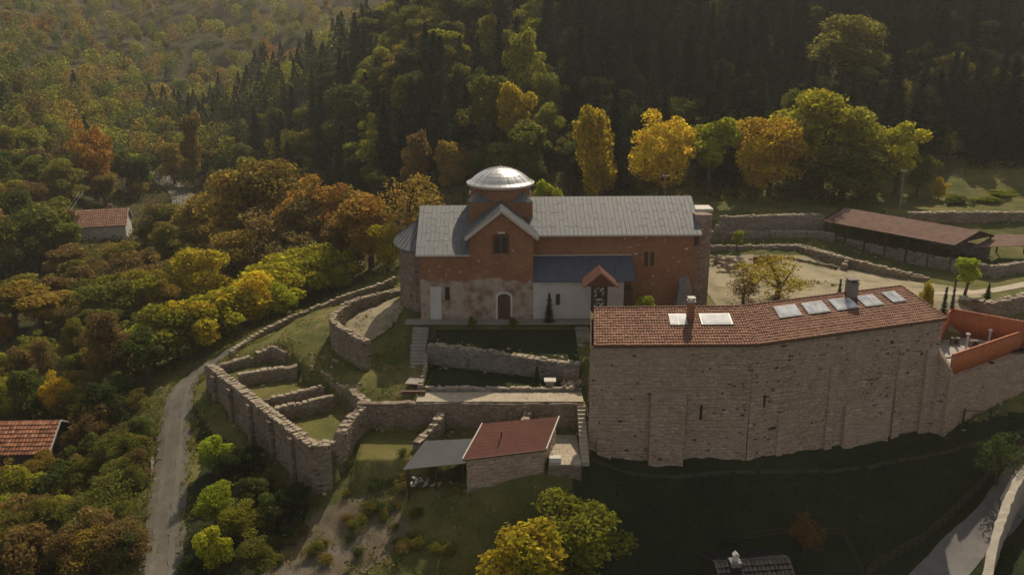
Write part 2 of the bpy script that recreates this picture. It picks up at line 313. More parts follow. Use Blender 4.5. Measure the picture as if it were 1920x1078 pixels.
for a in [(560, 640, -2.6), (600, 600, -2.2), (480, 640, -4.2), (560, 590, -3), (640, 690, -3.2), (700, 640, -2.3), (720, 700, -3.1), (660, 735, -3.5),
          (430, 655, -5.5), (388, 690, -7.0), (350, 712, -7.6), (318, 800, -9.0), (300, 900, -10.4), (295, 1000, -11.6), (300, 1078, -12.3), (360, 800, -8.8), (350, 900, -10.0), (350, 1000, -11.2),
          (450, 800, -8.4), (520, 860, -8.6), (590, 905, -8.6), (420, 900, -9.6), (480, 960, -10.2), (560, 1000, -10.6), (440, 1078, -12.0), (620, 1060, -11.4),
          (700, 900, -8.4), (680, 960, -9.4), (780, 920, -8.2), (860, 1000, -10.2), (760, 1040, -11), (900, 935, -8.3), (1010, 930, -8.3), (960, 1078, -13),
          (1060, 910, -7.6), (1060, 960, -9.2), (1150, 880, -8.2), (1285, 876, -8.3), (1420, 868, -8.2), (1520, 852, -8.4), (1600, 838, -8.45), (1680, 822, -8.4), (1745, 808, -8.3), (1800, 795, -7.7), (1860, 773, -7.5), (1920, 750, -7.4), (2000, 720, -7),
          (1200, 960, -10.3), (1400, 940, -9.8), (1600, 900, -9.9), (1750, 860, -9.3), (1900, 800, -8.2), (1150, 1078, -13.2), (1400, 1078, -13.4), (1600, 1078, -13.2), (1640, 1000, -11.6),
          (1740, 940, -11.3), (1830, 870, -9.8), (1760, 1078, -14.2), (1860, 1000, -12.8), (1910, 920, -11.2), (1900, 1078, -12.6),
          (250, 720, -9.6), (230, 850, -11.6), (180, 980, -13.4), (60, 850, -13.0), (60, 1000, -15), (110, 700, -11.6), (220, 650, -9.6), (320, 640, -7.8), (60, 640, -11.4)]: cp(*a)
for a in [(-12, 0, -.3), (-12, 14, -.5), (-16, 10, -1.2), (-14, -3, -.9), (-18, 2, -1.2), (-22, 14, -3.4), (-30, 20, -6.2), (-40, 30, -9), (-28, 6, -4.2), (-36, 4, -6.8), (-46, 10, -9.2), (-15, 30, -1.2), (-25, 45, -4), (-5, 22, .3), (8, 22, .5), (20, 20, .4),
          (0, -3.5, 0), (10, 4, .1), (22, -2, .1), (24, 10, .2), (32, 10, .3), (40, 18, .4), (50, 8, .3), (60, 4, .3), (70, 2, .3), (80, 10, .8), (28, 24, .4), (45, 24, .6), (60, 16, .8), (70, 20, 1.2), (85, 25, 2),
          (30, -4, 0), (40, -2, 0), (12, -8, -.8), (16, -14, -1.5), (30, -10, -.5), (50, -2, -.2), (62, -2, -.8), (72, -6, -2.5), (60, -14, -7.2), (75, -24, -9), (85, -10, -1),
          (30, 36, 4.2), (45, 37, 4.4), (60, 38, 4.6), (78, 38, 5.2), (15, 36, 2.6), (0, 36, 1.4), (90, 45, 7)]: cw(*a)
CTRL = np.array(CTRL)
KR = 38.0
def wend(r): t = np.clip(1 - r / KR, 0, 1); return t ** 4 * (4 * r / KR + 1)
_D = np.hypot(CTRL[:, None, 0] - CTRL[None, :, 0], CTRL[:, None, 1] - CTRL[None, :, 1])
_W = np.linalg.solve(wend(_D) + np.eye(len(CTRL)) * .02, CTRL[:, 2] - far_z(CTRL[:, 0], CTRL[:, 1]))
def base_z(x, y):
    z = far_z(x, y)
    for (cx, cy_, _), w_ in zip(CTRL, _W):
        r = np.hypot(x - cx, y - cy_); z = z + w_ * wend(r)
    return z
def inpoly(x, y, poly):
    r = np.zeros(x.shape, bool); n = len(poly)
    for i in range(n):
        x1, y1 = poly[i]; x2, y2 = poly[(i + 1) % n]
        if y1 == y2: continue
        c = ((y1 > y) != (y2 > y)) & (x < (x2 - x1) * (y - y1) / (y2 - y1) + x1); r ^= c
    return r
def P2(px, py, z): p = at(px, py, z); return (p[0], p[1])
# flat levels: (polygon, z or plane function)
LV = []
LV.append(([(-12.5, -4.3), (26, -3.4), (26, 15), (-12.5, 15)], lambda x, y: 0 * x))                       # church terrace
LAWN1 = [(-8.6, -4.3), (6.9, -4.3), (7.0, -13.0), (-8.9, -7.9)]
LV.append((LAWN1, lambda x, y: -.45 + (y + 4.3) * .09))
LAWN2 = [(-9.0, -7.9), (7.0, -13.0), (7.0, -15.6), (-9.4, -15.6)]
LV.append((LAWN2, lambda x, y: -3.0 + 0 * x))
PATH = [(-9.6, -15.6), (7.2, -15.6), (7.2, -18.0), (-9.6, -18.0)]
LV.append((PATH, lambda x, y: -3.2 + 0 * x))
PIT = [(-15.2, -18.0), (7.2, -18.0), (7.2, -21.0), (3, -24.5), (-14.5, -24.0)]
LV.append((PIT, lambda x, y: -6.1 + np.minimum(0, y + 21) * .12))
RNW = at(392, 683, -4.2); RSE = at(585, 832, -4.2); RNE = at(512, 648, -3.6); RE = at(690, 756, -3.6); RS2 = at(624, 838, -4.9)
RUIN = [(RNW[0], RNW[1]), (RSE[0], RSE[1]), (RS2[0], RS2[1]), (RE[0], RE[1]), (RNE[0], RNE[1])]
LV.append((RUIN, lambda x, y: -5.7 + (y + 12) * .035))
BW = [(7.1, -21.6), (22.4, -21.4), (43.3, -14.0), (38, -3), (8, -10)]
X0, X1, Y0, Y1, STEP = -72.0, 96.0, -64.0, 62.0, 0.5
gx = np.arange(X0, X1 + .01, STEP); gy = np.arange(Y0, Y1 + .01, STEP); GX, GY = np.meshgrid(gx, gy)
GZ = base_z(GX, GY)
rough = .16 * wob(GX * 5, GY * 5) + .10 * np.sin(GX * 2.3 + GY * 1.1) * np.sin(GY * 1.9 - GX * .7)
flat = np.zeros(GX.shape, bool)
for poly, fz in LV:
    k = inpoly(GX, GY, poly); GZ[k] = fz(GX, GY)[k]; flat |= k
yard = (GX > 24) & (GY > -8) & (GY < 24)
GZ = GZ + np.where(flat, 0, np.where(yard, .3, 1.0) * rough)
def tz(x, y):
    if X0 < x < X1 - STEP and Y0 < y < Y1 - STEP:
        fx = (x - X0) / STEP; fy = (y - Y0) / STEP; i = int(fx); j = int(fy); fx -= i; fy -= j
        return float((GZ[j, i] * (1 - fx) + GZ[j, i + 1] * fx) * (1 - fy) + (GZ[j + 1, i] * (1 - fx) + GZ[j + 1, i + 1] * fx) * fy)
    fx = min(max((x + 520) / 4, 0), 259.99); fy = min(max((y + 160) / 4, 0), 239.99); i = int(fx); j = int(fy); fx -= i; fy -= j
    return float((FZ[j, i] * (1 - fx) + FZ[j, i + 1] * fx) * (1 - fy) + (FZ[j + 1, i] * (1 - fx) + FZ[j + 1, i + 1] * fx) * fy)
FZ = base_z(*np.meshgrid(np.arange(-520, 521, 4.0), np.arange(-160, 801, 4.0)))
def grid_quads(nx, ny, keep=None):
    i, j = np.meshgrid(np.arange(nx - 1), np.arange(ny - 1)); a = j * nx + i
    q = np.stack([a, a + 1, a + nx + 1, a + nx], -1)
    return q[keep] if keep is not None else q.reshape(-1, 4)
me = mesh_np('ground', np.stack([GX, GY, GZ], -1).reshape(-1, 3), grid_quads(len(gx), len(gy)))
me.polygons.foreach_set('use_smooth', [True] * len(me.polygons))
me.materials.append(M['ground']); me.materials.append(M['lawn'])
fcx = (GX[:-1, :-1] + .25); fcy = (GY[:-1, :-1] + .25); wv_ = 1.2 * wob(fcx * 3, fcy * 3)
mi = inpoly(fcx + wv_, fcy + wv_, [(6.6, -20.5), (44, -13.5), (60, -9), (60, -22), (30, -44), (2, -44), (5.5, -28.5)]) | inpoly(fcx, fcy, LAWN1) | inpoly(fcx, fcy, LAWN2) | inpoly(fcx + wv_, fcy, [(-36, -8), (-18, -27), (-20, -34), (-30, -34), (-33, -12)])  # the lawns, plus the ruin wall's shade painted as dark ground below it
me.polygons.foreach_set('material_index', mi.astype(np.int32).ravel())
tag(link('ground', me), kind='structure')
hx = np.concatenate([np.arange(-520, -72, 8), np.arange(-72, 97, 4.0), np.arange(104, 521, 8)])
hy = np.concatenate([np.arange(-160, -64, 8), np.arange(-64, 63, 6.3), np.arange(70, 801, 8)])
HX, HY = np.meshgrid(hx, hy); HZ = base_z(HX, HY)
inside = (HX > X0 + .5) & (HX < X1 - .5) & (HY > Y0 + .5) & (HY < Y1 - .5)
HZ = np.where(inside, HZ - 3, HZ - .05)
keep = ~(inside[:-1, :-1] & inside[1:, :-1] & inside[:-1, 1:] & inside[1:, 1:])
me = mesh_np('hills', np.stack([HX, HY, HZ], -1).reshape(-1, 3), grid_quads(len(hx), len(hy), keep))
me.polygons.foreach_set('use_smooth', [True] * len(me.polygons))
tag(link('hills', me, M['far_ground']), kind='structure')

def sheet(name, poly, mat, off=.03, step=.6, label=None):
    """a thin sheet draped on the ground inside a polygon"""
    p = np.array(poly); x0, y0 = p.min(0); x1, y1 = p.max(0)
    xs = np.linspace(x0, x1, max(2, int((x1 - x0) / step) + 1)); ys = np.linspace(y0, y1, max(2, int((y1 - y0) / step) + 1))
    A, B = np.meshgrid(xs, ys); cz = np.array([[tz(a, b) for a in xs] for b in ys]) + off
    cxm = (A[:-1, :-1] + A[1:, 1:]) / 2; cym = (B[:-1, :-1] + B[1:, 1:]) / 2
    k = inpoly(cxm, cym, poly)
    me = mesh_np(name, np.stack([A, B, cz], -1).reshape(-1, 3), grid_quads(len(xs), len(ys), k))
    return tag(link(name, me, mat), kind='structure')
def catmull(pts, n=8):
    pts = [np.array(p, float) for p in pts]; P = [2 * pts[0] - pts[1]] + pts + [2 * pts[-1] - pts[-2]]; out = []
    for i in range(1, len(P) - 2):
        for k in range(n):
            t = k / n; a, b, c, d = P[i - 1:i + 3]
            out.append(.5 * ((2 * b) + (c - a) * t + (2 * a - 5 * b + 4 * c - d) * t * t + (3 * b - a - 3 * c + d) * t ** 3))
    out.append(pts[-1]); return out
def ribbon(name, pts, width, mat, off=.05, cross=5, parent=None, shift=0.0, n=8):
    c = catmull([p[:2] for p in pts], n); V = []; m = len(c)
    for i, p in enumerate(c):
        d = c[min(i + 1, m - 1)] - c[max(i - 1, 0)]; d /= np.linalg.norm(d); nn = np.array((-d[1], d[0]))
        wd = width if not callable(width) else width(i / (m - 1))
        for k in range(cross):
            q = p + nn * ((k / (cross - 1) - .5) * wd + shift); V.append((q[0], q[1], tz(q[0], q[1]) + off))
    return tag(link(name, mesh_np(name, V, grid_quads(cross, m)), mat, parent), kind='structure')

ROAD = [P2(520, 618, -3.6), P2(445, 655, -5.6), P2(385, 690, -7.1), P2(345, 725, -7.8), P2(328, 800, -9.0), P2(318, 900, -10.3), P2(308, 1000, -11.5), P2(300, 1110, -12.6)]
ribbon('track', ROAD[1:], lambda t: 3.0 + .7 * t + .22 * math.sin(t * 61) + .15 * math.sin(t * 97 + 1), M['gravel'], .06)
for sft in (-.75, .75):
    ribbon('wheel_rut', ROAD[1:], lambda t: .5 + .14 * math.sin(t * 43 + sft) + .1 * math.sin(t * 119), M['rut'], .085, 3, shift=sft)
sheet('sandy_yard', [(24, 15), (24.5, -2), (34, -5), (52, -3), (58, 6), (50, 16), (47, 23), (27, 23.5)], M['sand'], .045, .35)
FARROAD = [P2(255, 335, -13), P2(300, 348, -13), P2(335, 365, -13), P2(345, 385, -13), P2(335, 410, -13)]
ribbon('far_road', FARROAD, 5.5, M['asphalt'], .25)
sheet('bare_earth', [P2(470, 1100, -12.2), P2(540, 1010, -10.8), P2(600, 955, -9.6), P2(680, 930, -9.0), P2(740, 945, -9.0), P2(770, 985, -9.6), P2(730, 1040, -10.8), P2(640, 1100, -12)], M['earth'], .05, .3)
BROAD = [P2(1740, 1110, -14.4), P2(1800, 1040, -13.6), P2(1860, 985, -12.6), P2(1920, 905, -11.0), P2(2010, 800, -9.0)]
ribbon('lower_road', BROAD, 3.6, M['asphalt'], .06)
# ------------------------------------------------------------------ stone walls
def rough_stone(seed):
    r = random.Random(seed); b = MB()
    b.box(-.5, .5, -.5, .5, -.5, .5)
    v = [(x * (1 + r.uniform(-.25, .2)), y * (1 + r.uniform(-.25, .2)), z * (1 + r.uniform(-.25, .25)) ) for x, y, z in b.v]
    me = bpy.data.meshes.new('stone'); me.from_pydata(v, [], b.f); me.update(); me.materials.append(M['coping']); return me
WEEDS = []
STONES = [rough_stone(i) for i in range(6)]
def stone(parent, loc, size, rz=0, tilt=.12):
    o = link('stone', random.choice(STONES), None, parent, loc); o.scale = size
    o.rotation_euler = (random.uniform(-tilt, tilt), random.uniform(-tilt, tilt), rz + random.uniform(-.25, .25)); return o
def facing(V, Q, p0, p1, zb0, zb1, zt0, zt1, out, org, bat0=0.0, course=.27, length=.5, skip=.05, proud=.03):
    """append proud, uneven facing stones laid in wandering courses on a vertical face p0 -> p1 (out = outward normal, bat0 = batter at the foot)"""
    p0 = np.array(p0[:2], float); p1 = np.array(p1[:2], float); L = np.linalg.norm(p1 - p0)
    if L < .1: return
    d = (p1 - p0) / L; out = np.array(out, float); zmin = min(zb0, zb1); zmax = max(zt0, zt1); z = zmin + random.uniform(-.1, 0)
    while z < zmax:
        h = course * random.uniform(.6, 1.5); u = random.uniform(-.3, 0)
        while u < L:
            l_ = length * random.choice([random.uniform(.35, .8), random.uniform(.7, 1.9)]); u0, u1 = max(0, u + .02), min(L, u + l_ - .02); u += l_
            f = (u0 + u1) / 2 / L; ztop = lerp(zt0, zt1, f); zbot = lerp(zb0, zb1, f)
            if u1 - u0 < .08 or z < zbot - .3 or z + h * .8 > ztop or random.random() < skip: continue
            jz = random.uniform(-.07, .07); za, zb = z + .02 + jz + random.uniform(-.03, .05), min(ztop, z + h - .02 + jz + random.uniform(-.06, .03)); k = proud * random.uniform(.3, 1.6)
            bt = lambda zz: bat0 * (1 - (zz - zbot) / (ztop - zbot + 1e-6))
            n0 = len(V); j = lambda: random.uniform(-.025, .025)
            for (uu, zz) in ((u0, za), (u1, za), (u1, zb), (u0, zb)):
                q = p0 + d * uu + out * (bt(zz) - .04); V.append((q[0] - org[0], q[1] - org[1], zz - org[2]))
            for (uu, zz) in ((u0 + .035, za + .03), (u1 - .035, za + .03), (u1 - .035, zb - .03), (u0 + .035, zb - .03)):
                q = p0 + d * (uu + j()) + out * (bt(zz) + k); V.append((q[0] - org[0], q[1] - org[1], zz + j() - org[2]))
            Q += [(n0 + 4, n0 + 5, n0 + 6, n0 + 7), (n0, n0 + 1, n0 + 5, n0 + 4), (n0 + 1, n0 + 2, n0 + 6, n0 + 5), (n0 + 2, n0 + 3, n0 + 7, n0 + 6), (n0 + 3, n0, n0 + 4, n0 + 7)]
        z += h
def facing_done(V, Q, mat, parent):
    if V: link('facing_stones', mesh_np('facing_stones', V, Q), mat, parent)['kind'] = 'stuff'
FM = dict(stone_ruin='facing_ruin', stone_grey='facing_grey', stone_church='facing_church', stone_big='facing', stone_patch='facing')
def rubble_wall(name, label, pts, thick, mat='stone_ruin', coping=True, ragged=.12, group=None, curve=False, base=None, cat='stone wall', parent=None, cap_size=.55):
    """wall along pts (x, y, z_top); bottom follows the ground"""
    P = [np.array(p, float) for p in pts]
    if curve: P = catmull(P, 6)
    S = [P[0]]                                             # resample
    for a, b in zip(P[:-1], P[1:]):
        n = max(1, int(np.linalg.norm((b - a)[:2]) / .6)); S += [a + (b - a) * k / n for k in range(1, n + 1)]
    m = len(S); org = (S[0][0], S[0][1], tz(S[0][0], S[0][1]))
    root = thing(name, label, cat, org, 0, group) if parent is None else parent
    if parent is not None: org = tuple(parent.location)
    V = []; rows = 5; dirs = []
    for i, p in enumerate(S):
        d = (S[min(i + 1, m - 1)] - S[max(i - 1, 0)])[:2]; d = d / (np.linalg.norm(d) + 1e-9); nn = np.array((-d[1], d[0])); dirs.append((d, nn))
        mit = 1.0
        if 0 < i < m - 1:
            d1 = (S[i] - S[i - 1])[:2]; d1 = d1 / (np.linalg.norm(d1) + 1e-9); mit = 1 / max(.6, abs(float(np.dot(nn, (-d1[1], d1[0])))))
        zt = p[2] + random.uniform(-ragged, ragged)
        for sd in (1, -1):
            q = p[:2] + nn * sd * thick / 2 * mit
            zb = (min(tz(*q), tz(*(p[:2]))) if base is None else base) - .7
            for k in range(rows):
                f = k / (rows - 1); j = random.uniform(-.05, .05) if k < rows - 1 else random.uniform(-.08, .08)
                V.append((q[0] + nn[0] * sd * j - org[0], q[1] + nn[1] * sd * j - org[1], lerp(zb, zt + random.uniform(-.04, .04), f) - org[2]))
    F = []; st = 2 * rows
    for i in range(m - 1):
        a, b = i * st, (i + 1) * st
        for k in range(rows - 1):
            F.append((a + k, a + k + 1, b + k + 1, b + k)); F.append((a + rows + k, b + rows + k, b + rows + k + 1, a + rows + k + 1))
        F.append((a + rows - 1, a + 2 * rows - 1, b + 2 * rows - 1, b + rows - 1))
    for i, s_ in ((0, 1), (m - 1, -1)):
        a = i * st
        for k in range(rows - 1):
            f = (a + k, a + rows + k, a + rows + k + 1, a + k + 1); F.append(f if s_ > 0 else f[::-1])
    me = bpy.data.meshes.new('masonry'); me.from_pydata(V, [], F); me.update(); link('masonry', me, M[mat], root)
    if mat in FM:
        FV, FQ = [], []
        for i in range(m - 1):
            for sd in (1, -1):
                q0 = S[i][:2] + dirs[i][1] * sd * thick / 2; q1 = S[i + 1][:2] + dirs[i + 1][1] * sd * thick / 2
                zb = tz(*q0) if base is None else base
                facing(FV, FQ, q0, q1, zb - .2, tz(*q1) - .2 if base is None else base, S[i][2] - .02, S[i + 1][2] - .02, dirs[i][1] * sd, org, course=.25, length=.42, skip=.08, proud=.05)
        facing_done(FV, FQ, M[FM[mat]], root)
    for i in range(m):
        for sd in (1, -1):
            if random.random() < .6:
                q = S[i][:2] + dirs[i][1] * sd * (thick / 2 + random.uniform(.1, .5)) + dirs[i][0] * random.uniform(-.3, .3); 
                if mat != 'retaining' and not (-18.3 < q[1] < -15.7 and -9.6 < q[0] < 7.2): WEEDS.append((q[0], q[1], tz(*q)))
            if mat != 'retaining' and random.random() < .16 and parent is None and len(S) > 6:
                q = S[i][:2] + dirs[i][1] * sd * (thick / 2 + random.uniform(.15, .9)); k_ = random.uniform(.18, .42); stone(root, (q[0] - org[0], q[1] - org[1], tz(*q) + k_ * .15 - org[2]), (k_, k_ * .8, k_ * .6), random.uniform(0, 3), .4)
    if coping:
        for i in range(m - 1):
            p = (S[i] + S[i + 1]) / 2; d, nn = dirs[i]
            offs = (0,) if thick < .75 else (-.25, .25)
            for o_ in offs:
                if random.random() < .22: continue
                q = p[:2] + nn * o_ * thick
                stone(root, (q[0] - org[0], q[1] - org[1], p[2] + random.uniform(-.03, .08) - org[2]),
                      (cap_size * random.uniform(.55, 1.25), thick / len(offs) * random.uniform(.7, 1.08), random.uniform(.10, .24)), math.atan2(d[1], d[0]))
    return root
def A3(px, py, z): return at(px, py, z)
# the roofless ruin on the left
enc = rubble_wall('ruin_wall', 'long thick outer wall of the roofless ruin, above the gravel track', [RNW, RSE, (RSE[0] + 1.6, RSE[1] + .35, -4.3)], 1.05, ragged=.06, cap_size=.5)
d_ = np.array(RSE) - np.array(RNW); L_ = np.linalg.norm(d_[:2]); d_ = d_ / L_; n_ = np.array((d_[1], -d_[0]))   # outward (left front)
for t in (.12, .30, .50, .70, .88):
    c = np.array(RNW) + d_ * L_ * t; mb = MB(tuple(enc.location)); w_ = .35
    q = [c[:2] + d_[:2] * a + n_ * b for a, b in ((-w_, .58), (w_, .58), (w_, 1.0), (-w_, 1.0))]
    zb = tz(*(c[:2] + n_ * 1.0)) - .6
    o = mb.prism([tuple(v) for v in q][::-1] if np.cross(q[1] - q[0], q[2] - q[1]) < 0 else [tuple(v) for v in q], zb, -4.45).build('buttress', M['stone_ruin'], enc, bevel=.05)
rubble_wall('ruin_wall', 'back wall of the roofless ruin, topped with broken stones', [RNE, A3(560, 668, -3.7), A3(598, 690, -3.9), A3(628, 712, -3.7), A3(660, 730, -3.6), RE], .9, ragged=.22)
rubble_wall('ruin_wall', 'short end wall of the roofless ruin beside the bend of the track', [(RNW[0] + .6, RNW[1] + .3, -4.6), A3(470, 668, -4.4), RNE], .7, ragged=.15)
rubble_wall('ruin_wall', 'sloping side wall of the roofless ruin next to the dark pit', [RE, A3(655, 785, -3.9), A3(638, 812, -4.3), A3(624, 845, -5.6)], 1.0, ragged=.12)
rubble_wall('ruin_wall', 'hindmost of three low cross walls inside the roofless ruin', [A3(446, 702, -4.3), A3(500, 693, -4.2), A3(557, 684, -4.0)], .7)
rubble_wall('ruin_wall', 'middle low cross wall inside the roofless ruin', [A3(493, 748, -4.5), A3(545, 738, -4.4), A3(606, 723, -4.2)], .55)
rubble_wall('ruin_wall', 'front one of three low cross walls inside the roofless ruin', [A3(513, 765, -4.5), A3(565, 755, -4.4), A3(625, 740, -4.2)], .6)
mb = MB(); s0 = at(600, 848, -6.0)
o = tag(mb.box(-1.1, .7, -.5, .5, -.5, .12).build('door_sill', M['coping'], bevel=.04), 'flat stone sill in the gap of the ruined enclosure wall', 'sill'); o.location = (s0[0] + .2, s0[1], -6.0)
# curved apse ruin left of the church
rubble_wall('apse_ruin', 'curved ruined wall like a horseshoe, left of the church', [A3(756, 543, .35), A3(705, 552, .4), A3(655, 567, .45), A3(625, 592, .4), A3(634, 610, .35), A3(662, 626, .3), A3(688, 640, .25)], .75, 'stone_ruin', curve=True, ragged=.08, cap_size=.5)
sheet('sand_floor', [P2(752, 552, -.6), P2(660, 575, -.9), P2(636, 600, -1.1), P2(690, 628, -1.2), P2(735, 610, -.8), P2(756, 585, -.5)], M['sand'], .12, .4)
# boundary wall behind the track and other terraces
rubble_wall('boundary_wall', 'low ragged boundary wall curving below the yellow hedge', [A3(432, 660, -4.6), A3(470, 634, -4.2), A3(520, 606, -3.4), A3(580, 580, -2.6), A3(650, 553, -1.7), A3(700, 537, -1.0), A3(742, 520, -.4)], .55, 'stone_ruin', curve=True, ragged=.14)
rubble_wall('retaining_wall', 'stone retaining wall between the upper and lower shaded lawns', [(-9.0, -8.15, -.85), (-2, -10.35, -.95), (4.2, -12.3, -1.1), (7.0, -13.2, -1.1)], 1.0, 'stone_grey', ragged=.04)
rubble_wall('retaining_wall', 'long stone retaining wall holding the paved path above the pit', [(-15.2, -17.9, -3.3), (-9.6, -18.05, -3.15), (-1, -18.1, -3.2), (7.0, -18.1, -3.2)], .7, 'stone_ruin', coping=False, ragged=.03)
rubble_wall('retaining_wall', 'low stone kerb wall between the lower lawn and the paved path', [(-8.6, -15.55, -2.75), (7.0, -15.6, -2.8)], .45, 'stone_grey', ragged=.03, cap_size=.8)
rubble_wall('pit_wall', 'stepped stub wall dividing the pit behind the small house', [(-6.9, -18.6, -4.0), (-7.3, -20.2, -4.3), (-8.2, -21.6, -4.9), (-8.9, -23.2, -5.1)], .8, 'stone_ruin', ragged=.16)
rubble_wall('pit_wall', 'short stub wall below the path, behind the red roof', [(1.6, -18.5, -3.9), (1.2, -20.2, -4.3), (.9, -21.4, -4.6)], .8, 'stone_ruin', ragged=.1)
rubble_wall('terrace_wall', 'rubble wall beside the rough steps at the lawn corner', [(-9.3, -7.9, -1.6), (-9.2, -11.5, -2.4), (-9.3, -15.4, -2.7)], .5, 'stone_grey', ragged=.05)
# paved path, platform and steps
def slabs(name, label, poly_rect, z, mat, nx, ny, cat='paving', jit=.012, gap=.02, thick=.1):
    x0, x1, y0, y1 = poly_rect; root = thing(name, label, cat, ((x0 + x1) / 2, (y0 + y1) / 2, z)); sx = (x1 - x0) / nx; sy = (y1 - y0) / ny
    b = MB().box(-.5, .5, -.5, .5, -1, 0); me = bpy.data.meshes.new('slab'); me.from_pydata(b.v, [], b.f); me.update(); me.materials.append(M[mat])
    for j in range(ny):
        off = .5 * (j % 2) * sx
        for i in range(nx + (1 if j % 2 else 0)):
            a = max(x0, x0 + i * sx - off); c = min(x1, x0 + (i + 1) * sx - off)
            if c - a < .05: continue
            o = link('slab', me, None, root, ((a + c) / 2 - (x0 + x1) / 2, y0 + (j + .5) * sy - (y0 + y1) / 2, random.uniform(-jit, jit))); o.scale = (c - a - gap, sy - gap, thick)
            o.rotation_euler = (random.uniform(-.006, .006), random.uniform(-.006, .006), 0)
    return root
slabs('paved_path', 'pale paved path between the lower lawn and the pit wall', (-9.4, 7.0, -18.2, -15.85), -3.06, 'paving', 18, 3)
slabs('church_walk', 'grey stone walk along the foot of the church wall', (-12, 9.5, -4.35, -2.62), .10, 'paving_grey', 20, 2)
slabs('ramp_slab', 'pale sloping slab at the foot of the rough steps', (-10.6, -9.3, -15.2, -11.6), -2.6, 'paving_grey', 1, 3).rotation_euler = (R(-4), 0, R(-8))
pf = slabs('platform', 'sunlit pale paved platform beside the small red roofed house', (3.35, 6.3, -25.4, -19.4), -6.05, 'paving', 4, 8)
mb = MB(); MB(tuple(pf.location)).box(3.3, 6.35, -25.45, -19.35, -8.6, -6.16).build('platform_base', M['stone_ruin'], pf, bevel=.04)
bl = tag(MB().box(3.4, 4.5, -25.2, -24.5, -6.04, -5.55).build('stone_block', M['white_stone'], bevel=.04), 'pale stone block at the front corner of the platform', 'stone block')
st = thing('stone_steps', 'narrow pale stone steps against the long building, down from the path', 'steps', (6.7, -18, -3.2))
for k in range(14):
    y = -18.3 - k * .46; z = -3.15 - (k + 1) * .21
    MB((6.7, -18, -3.2)).box(6.35, 7.12, y - .46, y, z - .5, z).build('step', M['paving'], st, bevel=.02)
st = thing('stone_steps', 'rough dark stone steps from the church walk to the lower lawn', 'steps', (-10, -4.4, 0))
for k in range(13):
    y = -4.45 - k * .55; z = .0 - (k + 1) * .2
    MB((-10, -4.4, 0)).box(-11.1 + random.uniform(-.12, .12) + k * .03, -9.3, y - .58, y, z - .6, z).build('step', M['paving_grey'], st, bevel=.03)
st = thing('stone_steps', 'shaded steps beside the upper lawn near the long building', 'steps', (8, -5, 0))
for k in range(9):
    y = -4.5 - k * .85; z = .0 - (k + 1) * .16
    MB((8, -5, 0)).box(7.05, 8.6, y - .87, y, z - .5, z).build('step', M['paving_grey'], st, bevel=.02)
# garden corner rubble by the long building
rubble_wall('rubble_wall', 'broken reddish rubble wall beside the lower lawn corner', [(5.3, -13.3, -1.7), (6.9, -13.6, -1.3)], .8, 'stone_church', ragged=.25)
rk = thing('rock_garden', 'heap of rough stones between the lower lawn and the long building', 'rocks', (6.0, -14.6, -3))
for k in range(26):
    s_ = random.uniform(.25, .6); stone(rk, (random.gauss(0, .55), random.gauss(0, .5), random.uniform(0, .5)), (s_, s_ * .8, s_ * .7), random.uniform(0, 3), .5)
tb = thing('garden_table', 'small pale stone table by the round shrub on the lower lawn', 'table', at(1031, 724, -3.0))
MB().box(-.6, .6, -.5, .5, .62, .75).build('table_top', M['white_stone'], tb, bevel=.02); MB().box(-.4, .4, -.3, .3, 0, .62).build('leg', M['paving'], tb)
pk = thing('plank_stack', 'stack of brown planks at the left end of the path', 'planks', (-9.9, -16.4, -2.9))
for k in range(5):
    MB().box(-1.4 + .1 * k, 1.3, -.35 + (k % 2) * .3, -.1 + (k % 2) * .3, (k // 2) * .09, (k // 2) * .09 + .08).build('plank', M['wood_door'], pk)

# ------------------------------------------------------------------ the church
CH = thing('church', 'red brick monastery church with grey lead roofs and a bright low dome', 'church', (0, 0, 0), R(1.6))
WALLH = 9.5
def cb(): return MB()
def wall_with_gable(name, x0, x1, y0, y1, z0, ze, zr, axis, mat):
    m_ = cb()
    if axis == 'x':       # ridge along x
        ym = (y0 + y1) / 2; poly = [(y0, z0), (y1, z0), (y1, ze), (ym, zr), (y0, ze)]
        return m_.slab([(x0, y, z) for y, z in poly], (x1 - x0, 0, 0)).build(name, mat, CH)
    xm = (x0 + x1) / 2; poly = [(x0, z0), (x1, z0), (x1, ze), (xm, zr), (x0, ze)]
    return m_.slab([(x, y1, z) for x, z in poly], (0, y0 - y1, 0)).build(name, mat, CH)
wall_with_gable('nave_wall', 2.2, 21.2, 0, 12, -.6, 9.35, 12.2, 'x', M['brick'])
wall_with_gable('transept_wall', -4.75, 2.3, -2.5, 14.5, -.6, 9.75, 12.45, 'y', M['brick_plaster'])
wall_with_gable('choir_wall', -10.4, -4.6, -2.4, 14.4, -.6, 7.75, 11.2, 'x', M['brick_plaster'])
